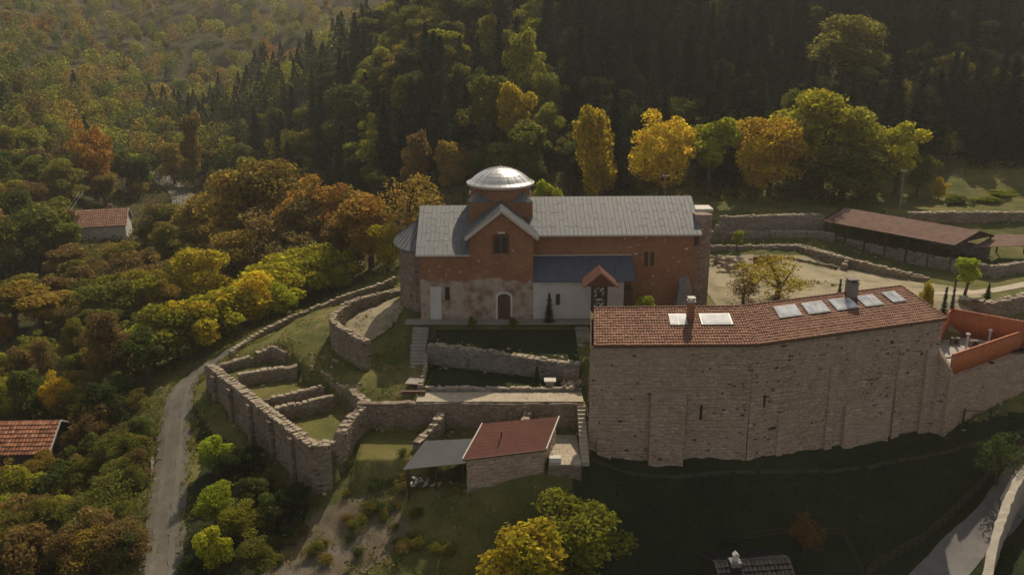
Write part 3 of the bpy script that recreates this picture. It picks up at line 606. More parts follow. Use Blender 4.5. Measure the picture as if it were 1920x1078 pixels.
def roof_slope(name, a, b, c, d, mat, pitch=.5, t=.14, parent=CH, seams=True, clip=None):
    """a,b eave left/right; c,d ridge right/left. Lead sheet with standing seams and cross laps, one thick slab + ribs"""
    a, b, c, d = [np.array(p, float) for p in (a, b, c, d)]
    nrm = np.cross(b - a, d - a); nrm /= np.linalg.norm(nrm); m_ = cb(); m_.slab([a, b, c, d], tuple(nrm * t))
    o = m_.build(name, mat, parent)
    if seams:
        m2 = cb(); n = max(2, int(np.linalg.norm(b - a) / pitch))
        for k in range(n + 1):
            u = k / n; p = lerp(a, b, u) + nrm * (t + .02); q = lerp(d, c, u) + nrm * (t + .02); m2.bar(p, q, .03, .035)
        rows = max(2, int(np.linalg.norm(d - a) / 1.3))
        for j in range(1, rows):
            for k in range(n):
                if random.random() < .55: continue
                vv = (j + random.uniform(-.18, .18)) / rows; u0, u1 = (k + .06) / n, (k + .94) / n
                p = lerp(lerp(a, b, u0), lerp(d, c, u0), vv) + nrm * (t + .008); q = lerp(lerp(a, b, u1), lerp(d, c, u1), vv) + nrm * (t + .008); m2.bar(p, q, .02, .012)
        s_ = m2.build('seams', mat, o, kind='stuff')
    return o
LEAD = M['lead']
roof_slope('nave_roof', (2.0, -.45, 9.2), (21.6, -.45, 9.2), (21.6, 6, 12.35), (2.0, 6, 12.35), LEAD)
roof_slope('nave_roof', (21.6, 12.45, 9.2), (2.0, 12.45, 9.2), (2.0, 6, 12.35), (21.6, 6, 12.35), LEAD)
cb().bar((2.0, -.5, 9.22), (21.6, -.5, 9.22), .12, .16).build('gutter', M['gutter'], CH)
roof_slope('choir_roof', (-10.75, -2.85, 7.62), (-4.7, -2.85, 7.62), (-4.7, 6, 11.35), (-10.75, 6, 11.35), LEAD)
roof_slope('choir_roof', (-4.7, 14.85, 7.62), (-10.75, 14.85, 7.62), (-10.75, 6, 11.35), (-4.7, 6, 11.35), LEAD)
cb().bar((-10.75, -2.9, 7.64), (-4.7, -2.9, 7.64), .12, .16).build('gutter', M['gutter'], CH)
xm = -1.225
roof_slope('transept_roof', (-5.25, 14.8, 9.45), (-5.25, -2.85, 9.45), (xm, -2.85, 12.62), (xm, 14.8, 12.62), LEAD)
roof_slope('transept_roof', (2.8, -2.85, 9.45), (2.8, 14.8, 9.45), (xm, 14.8, 12.62), (xm, -2.85, 12.62), LEAD)
m_ = cb(); m_.bar((-5.28, -2.9, 9.42), (xm, -2.9, 12.62), .1, .3); m_.bar((2.83, -2.9, 9.42), (xm, -2.9, 12.62), .1, .3)
m_.build('verge_moulding', M['gutter'], CH)
# apse at the left end: half ellipse
def half_ell(rx, ry, n=12): return [(-10.3 - rx * math.sin(math.pi * k / n), 6 + ry * math.cos(math.pi * k / n)) for k in range(n + 1)]
cb().prism(half_ell(3.1, 5.6), -.8, 7.45).build('apse_wall', M['stone_church'], CH)
FV, FQ = [], []; ee = half_ell(3.1, 5.6)
for k in range(12):
    a_, b_ = np.array(ee[k]), np.array(ee[k + 1]); t_ = b_ - a_; facing(FV, FQ, a_, b_, -.5, -.5, 7.2, 7.2, np.array((t_[1], -t_[0])) / -np.linalg.norm(t_), (0, 0, 0), skip=.06)
facing_done(FV, FQ, M['facing_church'], CH)
FV, FQ = [], []; facing(FV, FQ, (21.22, 1.6), (23.2, 1.6), -.5, -.5, 11.0, 11.0, (0, -1), (0, 0, 0), course=.22, length=.4); facing_done(FV, FQ, M['facing_church'], CH)
m_ = cb(); e = half_ell(3.75, 6.3, 16); ap = (-10.3, 6, 10.4)
for k in range(16): m_.add([(*e[k], 7.42), (*e[k + 1], 7.42), ap, (*e[k], 7.28), (*e[k + 1], 7.28)], [(0, 1, 2), (1, 0, 3, 4)])
apr = m_.build('apse_roof', LEAD, CH); m_ = cb()
for k in range(17): m_.bar((*e[k], 7.46), (ap[0], ap[1], ap[2] + .03), .05, .06)
m_.build('seams', LEAD, apr, kind='stuff')
m_ = cb(); e2 = half_ell(3.3, 5.8)
for k in range(12): m_.bar((*e2[k], 7.2), (*e2[k + 1], 7.2), .25, .25)
m_.build('cornice', M['brick'], CH)
# crossing cube, corner roofs, drum and dome
cx, cyy = -1.2, 6.0
cb().box(cx - 3.65, cx + 3.65, cyy - 3.65, cyy + 3.65, 8.5, 12.55).build('crossing_wall', M['brick'], CH)
m_ = cb(); n = 32
ring = lambda r, z: [(cx + r * math.cos(2 * math.pi * k / n), cyy + r * math.sin(2 * math.pi * k / n), z) for k in range(n)]
def lathe(prof, mat, name, parent=CH, smooth=True):
    m2 = cb()
    for i, (r, z) in enumerate(prof): m2.v += ring(r, z)
    for i in range(len(prof) - 1):
        for k in range(n): m2.f.append((i * n + k, i * n + (k + 1) % n, (i + 1) * n + (k + 1) % n, (i + 1) * n + k))
    m2.f.append(tuple((len(prof) - 1) * n + k for k in range(n))); return m2.build(name, mat, parent, smooth=False)
lathe([(3.55, 12.5), (3.55, 14.05)], M['brick'], 'drum')
for sx in (-1, 1):
    for sy in (-1, 1):
        c0 = (cx + sx * 3.75, cyy + sy * 3.75, 12.56); a = (cx + sx * 1.2, cyy + sy * 3.75, 12.56); b_ = (cx + sx * 3.75, cyy + sy * 1.2, 12.56); top = (cx + sx * 2.5, cyy + sy * 2.5, 13.55)
        f = [(0, 1, 3), (0, 3, 2), (1, 0, 2), (1, 2, 3)]
        cb().add([c0, a, b_, top], f).build('corner_roof', LEAD, CH)
lathe([(3.75, 13.95), (4.0, 14.02), (4.02, 14.28), (3.8, 14.34)], M['gutter'], 'drum_cornice')
dome = lathe([(3.82, 14.30), (3.78, 14.36)], M['dome'], 'dome')
prof = [(3.92, 14.32), (3.55, 14.52), (3.1, 14.92), (2.6, 15.28), (2.0, 15.6), (1.35, 15.84), (.7, 15.97), (.12, 16.02)]
gm = MB(); G = 20
for i, (r_, z_) in enumerate(prof):
    for a in (-1, 0, 1): an = a * math.pi / G * .985; gm.v.append((r_ * math.cos(an), r_ * math.sin(an), z_ - 14.3))
for i in range(len(prof) - 1):
    for k in range(2): gm.f.append((i * 3 + k, i * 3 + k + 1, i * 3 + k + 4, i * 3 + k + 3))
gme = bpy.data.meshes.new('dome_panel'); gme.from_pydata(gm.v, [], gm.f); gme.update(); gme.materials.append(M['dome'])
for g_ in range(G):
    o = link('dome_panel', gme, None, dome, (cx, cyy, 14.3)); o.rotation_euler = (0, 0, 2 * math.pi * (g_ + .5) / G)
m_ = cb()
for g_ in range(G):
    an = 2 * math.pi * g_ / G
    for (r1, z1), (r2, z2) in zip(prof[:-1], prof[1:]): m_.bar((cx + r1 * math.cos(an), cyy + r1 * math.sin(an), z1 + .015), (cx + r2 * math.cos(an), cyy + r2 * math.sin(an), z2 + .015), .05, .05)
m_.build('seams', M['dome'], dome, kind='stuff')
cb().tube([(cx, cyy, 15.9), (cx, cyy, 16.12), (cx, cyy, 16.25)], [.2, .13, .02], 8).build('finial', M['white_metal'], CH)
# annex with dark blue lean-to roof
cb().prism([(2.32, -2.45), (12.6, -2.45), (12.6, -.02), (2.32, -.02)], -.5, [4.75, 4.75, 6.5, 6.5]).build('annex_wall', M['white_plaster'], CH)
roof_slope('annex_roof', (2.32, -2.95, 4.5), (13.75, -2.95, 4.5), (13.75, -.02, 6.7), (2.32, -.02, 6.7), M['blue_metal'], t=.09)
cb().bar((2.35, -.07, 6.86), (13.7, -.07, 6.86), .16, .1).build('flashing', M['gutter'], CH)
m_ = cb(); m_.box(12.62, 13.6, -2.3, -2.1, -.4, 3.0); m_.box(12.62, 13.7, -2.4, 0, 3.0, 3.25); m_.build('side_porch', M['wood_door'], CH)
# end tower wall with pale cap
cb().box(21.22, 23.2, 1.6, 5.4, -.8, 11.1).build('end_wall', M['stone_church'], CH)
cb().box(21.62, 23.7, 3.4, 5.7, 11.1, 11.4).build('end_wall_cap', M['white_stone'], CH)
cb().add([(18.6, -.05, -.5), (20.8, -.05, -.5), (20.8, -.05, 3.0), (20.4, -.05, 4.3), (19.3, -.05, 4.1), (18.3, -2.6, -.5), (21.0, -2.6, -.5), (20.7, -1.2, 2.2), (20.1, -.5, 4.0), (19.3, -.7, 3.0)],
         [(0, 5, 9, 4), (5, 6, 7, 9), (9, 7, 8), (9, 8, 3, 4), (6, 1, 2, 7), (7, 2, 3, 8)]).build('raking_buttress', M['grey_render'], CH)
m_ = cb(); m_.box(20.9, 21.3, -.15, .6, 7.9, 9.0); m_.build('eave_block', M['dark'], CH)
# windows and door
def bifora(x, z0, z1, y, wd=.42):
    fr = cb().box(x - wd - .22, x + wd + .22, y - .05, y + .1, z0 - .15, z1 + .25).build('window', M['wood_door'] if y < -1 else M['brick'], CH)
    for s_ in (-1, 1):
        m2 = cb(); cx0 = x + s_ * (wd * .55); hw = wd * .36
        pts = [(cx0 - hw, z0), (cx0 + hw, z0), (cx0 + hw, z1 - .25), (cx0, z1), (cx0 - hw, z1 - .25)]
        m2.slab([(p[0], y - .045, p[1]) for p in pts], (0, -.03, 0)).build('pane', M['dark'], fr)
bifora(15.75, 5.5, 7.3, 0, .62); bifora(-1.3, 7.9, 9.7, -2.5, .7)
cb().box(-1.65, -.85, -2.6, -2.5, 10.05, 10.22).build('lintel', M['white_stone'], CH)
def arch(name, x, hw, z0, zs, y, mat, t=.06):
    pts = [(x - hw, z0), (x + hw, z0)] + [(x + hw * math.cos(math.pi * k / 8), zs + hw * .6 * math.sin(math.pi * k / 8)) for k in range(9)]
    return cb().slab([(p[0], y, p[1]) for p in pts], (0, -t, 0)).build(name, mat, CH)
arch('door_surround', -.97, .95, 0, 2.75, -2.51, M['white_stone']); dr = arch('door', -.97, .72, .02, 2.65, -2.575, M['wood_door'], .03)
m_ = cb(); m_.box(-1.0, -.94, -2.63, -2.6, .1, 2.95); m_.build('door_joint', M['dark'], dr)
cb().box(4.9, 5.35, -2.5, -2.43, 1.7, 3.0).build('window', M['dark'], CH)
cb().box(-7.6, -7.1, -2.46, -2.38, 2.4, 3.9).build('window', M['dark'], CH)
cb().box(-9.3, -8.05, -2.48, -2.38, -.2, 3.9).build('plaster_pilaster', M['white_plaster'], CH)
def spk(x, z, y):
    a, b, c = random.uniform(.07, .2), random.uniform(.05, .11), random.uniform(-.04, .04)
    x += random.uniform(-.3, .3); z += random.uniform(-.3, .3)
    cb().slab([(x - a, y, z - b + c), (x + a * .8, y, z - b), (x + a, y, z + b * .7), (x - a * .6, y, z + b + c)], (0, -.012, 0)).build('stone', random.choice([M['coping'], M['white_plaster'], M['retaining']]), CH)
for (x, z) in [(-1.9, 6.6), (-.4, 6.7), (.9, 6.1), (-3.6, 6.9), (-2.8, 5.6), (.2, 7.9)]:
    spk(x, z, -2.52)
for (x, z) in [(14.0, 6.9), (12.9, 8.6), (14.6, 8.0), (17.2, 8.4), (18.2, 6.6), (19.7, 8.1), (17.9, 5.0), (16.2, 4.0), (19.2, 6.0), (13.6, 7.8), (20.2, 7.4), (15.4, 8.7), (18.8, 8.8), (16.0, 3.4)]:
    spk(x, z, -.02)
for (x, z) in [(-9.6, 5.9), (-8.3, 6.2), (-6.9, 6.1), (-5.8, 5.5), (-7.4, 5.2)]:
    spk(x, z, -2.42)

# belfry in front of the annex
bx, by = aty(1124, 540, -5.5)[0], -5.5; bz = tz(bx, by)
bf = thing('belfry', 'small wooden belfry with a gabled tile roof in front of the church annex', 'belfry', (bx, by, bz)); BH = aty(1124, 531, -5.5)[2] - bz
for sx in (-1, 1):
    for sy in (-1, 1): MB().box(sx * .72 - .1, sx * .72 + .1, sy * .7 - .1, sy * .7 + .1, -.2, BH).build('post', M['wood_dark'], bf)
for f in (.35, .68, .97):
    m_ = MB(); z = BH * f
    for sy in (-1, 1): m_.box(-.8, .8, sy * .7 - .07, sy * .7 + .07, z - .08, z + .08)
    for sx in (-1, 1): m_.box(sx * .72 - .07, sx * .72 + .07, -.6, .6, z - .08, z + .08)
    m_.build('beam', M['wood_dark'], bf)
for sy in (-.78, .78):
    for za, zb in ((.38, .66), (.7, .95)):
        m_ = MB(); m_.bar((-.62, sy, BH * za), (.62, sy, BH * zb), .08, .12); m_.bar((.62, sy, BH * za), (-.62, sy, BH * zb), .08, .12); m_.build('brace', M['wood_dark'], bf)
m_ = MB(); nb = 14
for i, (r_, z_) in enumerate([(.05, .62), (.18, .58), (.24, .35), (.30, .12), (.40, 0)]):
    m_.v += [(r_ * math.cos(2 * math.pi * k / nb), r_ * math.sin(2 * math.pi * k / nb), BH * .72 + z_) for k in range(nb)]
for i in range(4):
    for k in range(nb): m_.f.append((i * nb + k, i * nb + (k + 1) % nb, (i + 1) * nb + (k + 1) % nb, (i + 1) * nb + k))
m_.build('bell', M['iron'], bf)
for sx in (-1, 1): MB().slab([(sx * 1.85, -1.5, BH - .1), (sx * 1.85, 1.5, BH - .1), (0, 1.5, BH + 1.5), (0, -1.5, BH + 1.5)], (0, 0, .14)).build('roof', M['house_roof'], bf)
MB().add([(-1.6, -1.3, BH), (1.6, -1.3, BH), (0, -1.3, BH + 1.4)], [(0, 1, 2)]).build('gable_board', M['house_roof'], bf)
m_ = MB(); m_.bar((-1.9, -1.52, BH - .06), (0, -1.52, BH + 1.56), .08, .2); m_.bar((1.9, -1.52, BH - .06), (0, -1.52, BH + 1.56), .08, .2); m_.build('bargeboard', M['tile'], bf)

# ------------------------------------------------------------------ tiled roofs
def tile_slope(name, a, b, c, d, mat, parent, org=(0, 0, 0), row=.37, colw=.26, base_mat=None):
    """real half-round tiles in stepped courses over a deck. a,b eave left/right, c,d ridge right/left"""
    a, b, c, d = [np.array(p, float) for p in (a, b, c, d)]
    nrm = np.cross(b - a, d - a); nrm /= np.linalg.norm(nrm)
    MB(org).slab([a - nrm * .12, b - nrm * .12, c - nrm * .12, d - nrm * .12], tuple(nrm * .1)).build('deck', base_mat or mat, parent)
    nr = max(2, int(np.linalg.norm(d - a) / row)); V = []; Q = []
    ud = (b - a) / np.linalg.norm(b - a)
    for j in range(nr):
        v0, v1 = j / nr, min(1, (j + 1.12) / nr)
        l0, r0, l1, r1 = lerp(a, d, v0), lerp(b, c, v0), lerp(a, d, v1), lerp(b, c, v1)
        nc = max(2, int(np.linalg.norm(r0 - l0) / colw))
        for k in range(nc):
            u0, u1 = k / nc, (k + 1) / nc; lift = .035 + random.uniform(-.012, .02); off = random.uniform(-.02, .02)
            base = len(V)
            for (L, R_, up) in ((l0, r0, lift + .03), (l1, r1, lift - .04)):
                for t, h in ((.04, 0), (.28, .055), (.72, .055), (.96, 0)):
                    V.append(L + (R_ - L) * (u0 + (u1 - u0) * t) + nrm * (h + up) + (d - a) / np.linalg.norm(d - a) * off)
            for t in range(3): Q.append((base + t, base + t + 1, base + 5 + t, base + 4 + t))
            Q.append((base, base + 1, base + 2, base + 3))
    V = np.array(V) - np.array(org); o = link(name, mesh_np(name, V, Q), mat, parent); o['kind'] = 'stuff'; return o
# ------------------------------------------------------------------ long front building
EL, EM, ER = np.array(at(1113, 648, 4.0)), np.array(at(1418, 646, 4.0)), np.array(at(1776, 597, 4.0))
RL, RM, RR = np.array(at(1113, 578, 5.95)), np.array(at(1388, 575, 5.95)), np.array(at(1690, 537, 5.95))
WB0, WB1, WB2 = (7.25, EL[1] + .35), (EM[0] - .1, EM[1] + .35), (ER[0] - .25, ER[1] + .25)
bk0 = (8.7, RL[1] + 2.4); bk1 = (RM[0] - 1.2, RM[1] + 3.4); bk2 = (RR[0] - 2.0, RR[1] + 3.0)  # unseen rear left corner pulled in so sun reaches the platform
org = (15.0, -19.0, -8.0); LB = thing('residence', 'long bent stone building with an orange tile roof and roof windows', 'building', org)
def rough_face(p0, p1, z0a, z0b, z1a, z1b, name, mat, out, amp=.035, batter=.35):
    """wall face with small relief, p0->p1, slight batter to the bottom"""
    nu = max(2, int(math.hypot(p1[0] - p0[0], p1[1] - p0[1]) / .4)); nv = 26; V = []
    for j in range(nv + 1):
        for i in range(nu + 1):
            u, v = i / nu, j / nv; x, y = lerp(p0[0], p1[0], u), lerp(p0[1], p1[1], u); z = lerp(lerp(z0a, z0b, u), lerp(z1a, z1b, u), v)
            k = (1 - v) * batter + (random.uniform(-amp, amp) if 0 < i < nu and j < nv else 0); V.append((x + out[0] * k - org[0], y + out[1] * k - org[1], z - org[2]))
    return link(name, mesh_np(name, V, grid_quads(nu + 1, nv + 1)), mat, LB)
def face_stones(p0, p1, z0a, z0b, z1, out, batter):
    V, Q = [], []; facing(V, Q, p0, p1, z0a, z0b, z1, z1, out, org, bat0=batter, course=.27, length=.48, skip=.055, proud=.045)
    V2, Q2 = [], []; a_ = np.array(p0); b_ = np.array(p1); L = np.linalg.norm(b_ - a_); d = (b_ - a_) / L; o_ = np.array(out, float)
    for k in range(int(L * 22)):                                                # dark gaps where stones are missing
        u = random.uniform(.2, L - .4); z = random.uniform(-8, z1 - .8)
        if random.random() > .05 + .38 * max(0, wob(u * 4 + a_[0], z * 5)): continue
        w_, h_ = random.uniform(.07, .22), random.uniform(.05, .12); n0 = len(V2)
        for (du, dz) in ((-w_, -h_ * random.uniform(.5, 1)), (w_, -h_), (w_ * random.uniform(.5, 1), h_), (-w_, h_ * random.uniform(.5, 1))):
            q = a_ + d * (u + du) + o_ * (batter * (1 - (z + dz - z0a) / (z1 - z0a)) + .075); V2.append((q[0] - org[0], q[1] - org[1], z + dz - org[2]))
        Q2.append((n0, n0 + 1, n0 + 2, n0 + 3))
    if V2: link('wall_gaps', mesh_np('wall_gaps', V2, Q2), M['wood_dark'], LB)['kind'] = 'stuff'
    facing_done(V, Q, M['facing'], LB)
o2 = np.array((WB2[0] - WB1[0], WB2[1] - WB1[1])); o2 /= np.linalg.norm(o2); out2 = (o2[1], -o2[0])
rough_face(WB0, WB1, -9.4, -9.4, 3.9, 3.9, 'front_wall', M['stone_big'], (0, -1))
rough_face(WB1, WB2, -9.4, -9.0, 3.9, 3.9, 'front_wall', M['stone_big'], out2)
face_stones(WB0, WB1, -9.4, -9.4, 3.85, (0, -1), .35); face_stones(WB1, WB2, -9.4, -9.0, 3.85, out2, .35); face_stones(bk0, WB0, -9.4, -9.4, 3.85, (-1, -.1), .2)
rough_face(bk0, WB0, -9.4, -9.4, 3.9, 3.9, 'end_wall', M['stone_big'], (-1, 0), batter=.2)
MB(org).add([(WB0[0], WB0[1], 3.9), (bk0[0], bk0[1], 3.9), (RL[0] - .3, RL[1], 5.75)], [(0, 2, 1)]).build('gable', M['stone_big'], LB)
rough_face(bk1, bk0, -3.6, -3.6, 3.9, 3.9, 'back_wall', M['stone_big'], (0, 1), batter=0)
rough_face(bk2, bk1, -3.6, -3.6, 3.9, 3.9, 'back_wall', M['stone_big'], (0, 1), batter=0)
rough_face(WB2, bk2, -8.6, -4, 3.9, 3.9, 'end_wall', M['stone_big'], (1, .2), batter=0)
tile_slope('roof_tiles', EL, EM, RM, RL, M['tile'], LB, org)
tile_slope('roof_tiles', EM, ER, RR, RM, M['tile'], LB, org)
BEL, BEM, BER = np.array((8.6, bk0[1] + .4, 4.0)), np.array((bk1[0], bk1[1] + .4, 4.0)), np.array((bk2[0] + .3, bk2[1] + .3, 4.0))
tile_slope('roof_tiles', BEM, BEL, RL, RM, M['tile'], LB, org); tile_slope('roof_tiles', BER, BEM, RM, RR, M['tile'], LB, org)
tile_slope('roof_tiles', ER, BER, RR + (.02, .02, 0), RR, M['tile'], LB, org)
def ridge_tiles(a, b, nm='ridge_tile', par=LB, org_=org):
    a, b = np.array(a), np.array(b); n = max(1, int(np.linalg.norm(b - a) / .45))
    for k in range(n):
        p, q = lerp(a, b, k / n), lerp(a, b, (k + 1.08) / n); MB(org_).tube([p + (0, 0, .06), q + (0, 0, .03)], [.14, .11], 6).build(nm, M['tile'], par)
ridge_tiles(RL, RM); ridge_tiles(RM, RR); ridge_tiles(EM, RM); ridge_tiles(ER, RR)
m_ = MB(org); m_.bar(EL - (0, -.06, .16), EM - (0, -.06, .16), .08, .16); m_.bar(EM - (0, -.06, .16), ER - (0, -.06, .16), .08, .16); m_.build('eave_board', M['wood_door'], LB)
def on(a, b, c, d, u, v): return lerp(lerp(a, b, u), lerp(d, c, u), v)
def skylight(a, b, c, d, u, v, wu, hv, split):
    a, b, c, d = [np.array(p, float) for p in (a, b, c, d)]; nrm = np.cross(b - a, d - a); nrm /= np.linalg.norm(nrm)
    q = [on(a, b, c, d, u + su * wu / 2, v + sv * hv / 2) + nrm * .06 for su, sv in ((-1, -1), (1, -1), (1, 1), (-1, 1))]
    fr = MB(org).slab(q, tuple(nrm * .12)).build('skylight', M['metal'], LB)
    m2 = split
    for i in range(m2):
        e0, e1 = (i + .05) / m2, (i + .95) / m2
        p = [lerp(q[0], q[1], e0), lerp(q[0], q[1], e1), lerp(q[3], q[2], e1), lerp(q[3], q[2], e0)]
        p = [lerp(p[0], p[3], .07), lerp(p[1], p[2], .07), lerp(p[1], p[2], .93), lerp(p[0], p[3], .93)]
        MB(org).slab([x + nrm * .121 for x in p], tuple(nrm * .02)).build('pane', M['glass'], fr)
skylight(EL, EM, RM, RL, .553, .64, .115, .29, 2); skylight(EL, EM, RM, RL, .80, .64, .205, .29, 1)
for i, (u, wu) in enumerate([(.235, .125), (.395, .125), (.56, .13), (.715, .11), (.87, .085)]): skylight(EM, ER, RR, RM, u, .70 + (.02 if i == 4 else 0), wu, .31, 2)
def chimney(px_u, v, sl, wd, h, mat, cap):
    p = on(*sl, px_u, v); m2 = MB(org); m2.box(p[0] - wd, p[0] + wd, p[1] - wd, p[1] + wd, p[2] - .5, p[2] + h); c_ = m2.build('chimney', mat, LB)
    MB(org).box(p[0] - wd - .08, p[0] + wd + .08, p[1] - wd - .08, p[1] + wd + .08, p[2] + h, p[2] + h + .12).build('cap', cap, c_)
    m2 = MB(org)
    for sx in (-1, 1):
        for sy in (-1, 1): m2.box(p[0] + sx * wd * .75 - .07, p[0] + sx * wd * .75 + .07, p[1] + sy * wd * .75 - .07, p[1] + sy * wd * .75 + .07, p[2] + h + .12, p[2] + h + .34)
    m2.box(p[0] - wd - .05, p[0] + wd + .05, p[1] - wd - .05, p[1] + wd + .05, p[2] + h + .34, p[2] + h + .44); m2.build('chimney_pot', cap, c_)
chimney(.64, .72, (EL, EM, RM, RL), .31, 1.6, M['brick'], M['white_stone'])
chimney(.655, .93, (EM, ER, RR, RM), .5, 1.35, M['grey_render'], M['grey_render'])
# pilasters, slits, repaired patches on the front
def on_front(seg, u): a, b = (WB0, WB1) if seg == 0 else (WB1, WB2); return (lerp(a[0], b[0], u), lerp(a[1], b[1], u))
def pilaster(seg, u, wd, zt, depth, nm='pilaster', mat='stone_big', zb=-9.6):
    c = np.array(on_front(seg, u)); d = np.array((1, 0)) if seg == 0 else o2; ou = np.array((0, -1)) if seg == 0 else np.array(out2)
    q = [c - d * wd / 2, c + d * wd / 2]; dd = .35 * (4 - zt) / 13.3
    pts = [tuple(q[0] + ou * (.38 + depth)), tuple(q[1] + ou * (.38 + depth)), tuple(q[1] - ou * .1), tuple(q[0] - ou * .1)]
    top = [tuple(q[0] + ou * (dd + depth)), tuple(q[1] + ou * (dd + depth)), tuple(q[1] - ou * .1), tuple(q[0] - ou * .1)]
    vs_ = [(p[0], p[1], zb) for p in pts] + [(top[0][0], top[0][1], zt - .25), (top[1][0], top[1][1], zt - .25), (top[2][0], top[2][1], zt), (top[3][0], top[3][1], zt)]
    o = MB(org).add(vs_, [(3, 2, 1, 0), (4, 5, 6, 7), (0, 1, 5, 4), (1, 2, 6, 5), (2, 3, 7, 6), (3, 0, 4, 7)]).build(nm, M[mat], LB, bevel=.04)
    V, Q = [], []; facing(V, Q, top[0], top[1], zb, zb, zt - .27, zt - .27, ou, org, bat0=.38 - dd, skip=.03); facing(V, Q, top[3], top[0], zb, zb, zt - .3, zt - .3, -d, org, skip=.03); facing_done(V, Q, M['facing'], o)
    return o
pilaster(0, .49, 3.3, -.6, .5); pilaster(0, .10, 1.4, -5.5, .3, mat='stone_patch'); pilaster(1, .20, 2.4, -3.4, .14, mat='stone_patch'); pilaster(1, .42, .9, 0.6, .16); pilaster(1, .62, 5.6, -3.6, .34, mat='stone_patch'); pilaster(1, .955, 1.5, 1.0, .35, mat='stone_patch'); pilaster(1, .79, 1.0, 1.4, .22)
def slit(seg, u, z0, z1, wd=.22):
    c = np.array(on_front(seg, u)); d = np.array((1, 0)) if seg == 0 else o2; ou = np.array((0, -1)) if seg == 0 else np.array(out2); k = .35 * (4 - z0) / 13.3 + .05
    q = [c - d * wd / 2 + ou * k, c + d * wd / 2 + ou * k]
    MB(org).add([(q[0][0], q[0][1], z0), (q[1][0], q[1][1], z0), (q[1][0], q[1][1], z1), (q[0][0], q[0][1], z1)] + [(q[0][0] - ou[0] * .3, q[0][1] - ou[1] * .3, z) for z in (z0, z1)], [(0, 1, 2, 3)]).build('slit_window', M['dark'], LB)
slit(0, .70, -3.6, -2.1); slit(1, .07, -2.6, -1.3); slit(1, .72, 2.0, 2.35, .4); slit(1, .12, -5.1, -4.8, .8)
# ------------------------------------------------------------------ small house with red brown roof and lean-to
h0, h1 = np.array(at(868, 862, -4.6)), np.array(at(1024, 843, -4.6)); h3, h2 = np.array(at(905, 795, -3.5)), np.array(at(1048, 782, -3.5))
org = tuple((h0 + h1) / 2 - (0, 0, 3.6)); SH = thing('small_house', 'small stone house with a red brown roof beside the paved platform', 'house', org)
def ins(p, q, r_, s_, k): c = (p + q + r_ + s_) / 4; return [p + (c - p) * k, q + (c - q) * k, r_ + (c - r_) * k, s_ + (c - s_) * k]
w4 = ins(h0, h1, h2, h3, .07)
MB(org).prism([(p[0], p[1]) for p in w4], [-9.2] * 4, [p[2] - .12 for p in w4]).build('wall', M['stone_big'], SH, bevel=.03)
FV, FQ = [], []
for a_, b_ in ((w4[0], w4[1]), (w4[1], w4[2]), (w4[3], w4[0])):
    t_ = (b_ - a_)[:2]; facing(FV, FQ, a_, b_, -9, -9, a_[2] - .2, b_[2] - .2, np.array((t_[1], -t_[0])) / np.linalg.norm(t_), org)
facing_done(FV, FQ, M['facing'], SH)
pl = ins(h0, h1, h2, h3, .05)
MB(org).prism([(p[0], p[1]) for p in pl], [-9.2] * 4, [-7.6, -7.5, -7.5, -7.6]).build('plinth', M['grey_render'], SH, bevel=.03)
nrm = np.cross(h1 - h0, h3 - h0); nrm /= np.linalg.norm(nrm)
nrw = 10
for k in range(nrw):      # overlapping roof sheets
    a0, a1 = k / nrw, min(1, (k + 1.1) / nrw)
    q = [lerp(h0, h3, a0), lerp(h1, h2, a0), lerp(h1, h2, a1), lerp(h0, h3, a1)]
    q = [q[0] + nrm * .028, q[1] + nrm * .028, q[2] + nrm * .02, q[3] + nrm * .02]
    MB(org).slab(q, tuple(nrm * .05)).build('roof_sheet', M['house_roof'], SH)
m_ = MB(org); m_.bar(h0 - (.03, 0, -.06), h3 - (.03, 0, -.06), .12, .2); m_.bar(h1 + (.03, 0, .06), h2 + (.03, 0, .06), .12, .2); m_.build('verge', M['gutter'], SH)
MB(org).bar(h0 - (0, .06, .0), h1 - (0, .06, .0), .12, .14).build('fascia', M['wood_door'], SH)
p = on(h0, h1, h2, h3, .34, .55) + nrm * .1
m_ = MB(org); m_.tube([p, p + (0, 0, .5)], .07, 6); m_.tube([p + (-.2, -1.0, -.25), p + (-.2, -1.0, .15)], .06, 6); m_.build('vent_pipe', M['iron'], SH)
wq = [h1 + (-.62, .62, 0)]
MB(org).box(h1[0] - .35, h1[0] - .05, h1[1] + 1.6, h1[1] + 2.6, -8.2, -5.9).build('door', M['wood_door'], SH)
g0, g1, g2, g3 = np.array(at(755, 881, -5.6)), np.array(at(872, 869, -5.5)), np.array(at(906, 822, -4.9)), np.array(at(797, 827, -4.9))
org = tuple((g0 + g1 + g2 + g3) / 4 - (0, 0, 3)); LT = thing('lean_to', 'open lean-to with a grey sheet roof left of the small house', 'shelter', org)
nrm = np.cross(g1 - g0, g3 - g0); nrm /= np.linalg.norm(nrm)
for k in range(5):
    q = [lerp(g0, g1, k / 5), lerp(g0, g1, (k + 1) / 5), lerp(g3, g2, (k + 1) / 5), lerp(g3, g2, k / 5)]; up = nrm * (.012 * (k % 2))
    MB(org).slab([x + up for x in q], tuple(nrm * .05)).build('roof_sheet', M['grey_sheet'], LT)
for p in (lerp(g0, g2, .06), lerp(g1, g3, .06), lerp(g3, g1, .06), lerp(lerp(g0, g1, .5), lerp(g3, g2, .5), .08)):
    z = tz(p[0], p[1]); MB(org).box(p[0] - .09, p[0] + .09, p[1] - .09, p[1] + .09, z - .3, p[2] - .02).build('post', M['wood_dark'], LT)
wp = thing('firewood_pile', 'pile of split firewood under the grey lean-to roof', 'firewood', tuple(lerp(g0, g2, .3)[:2]) + (tz(*lerp(g0, g2, .3)[:2]),))
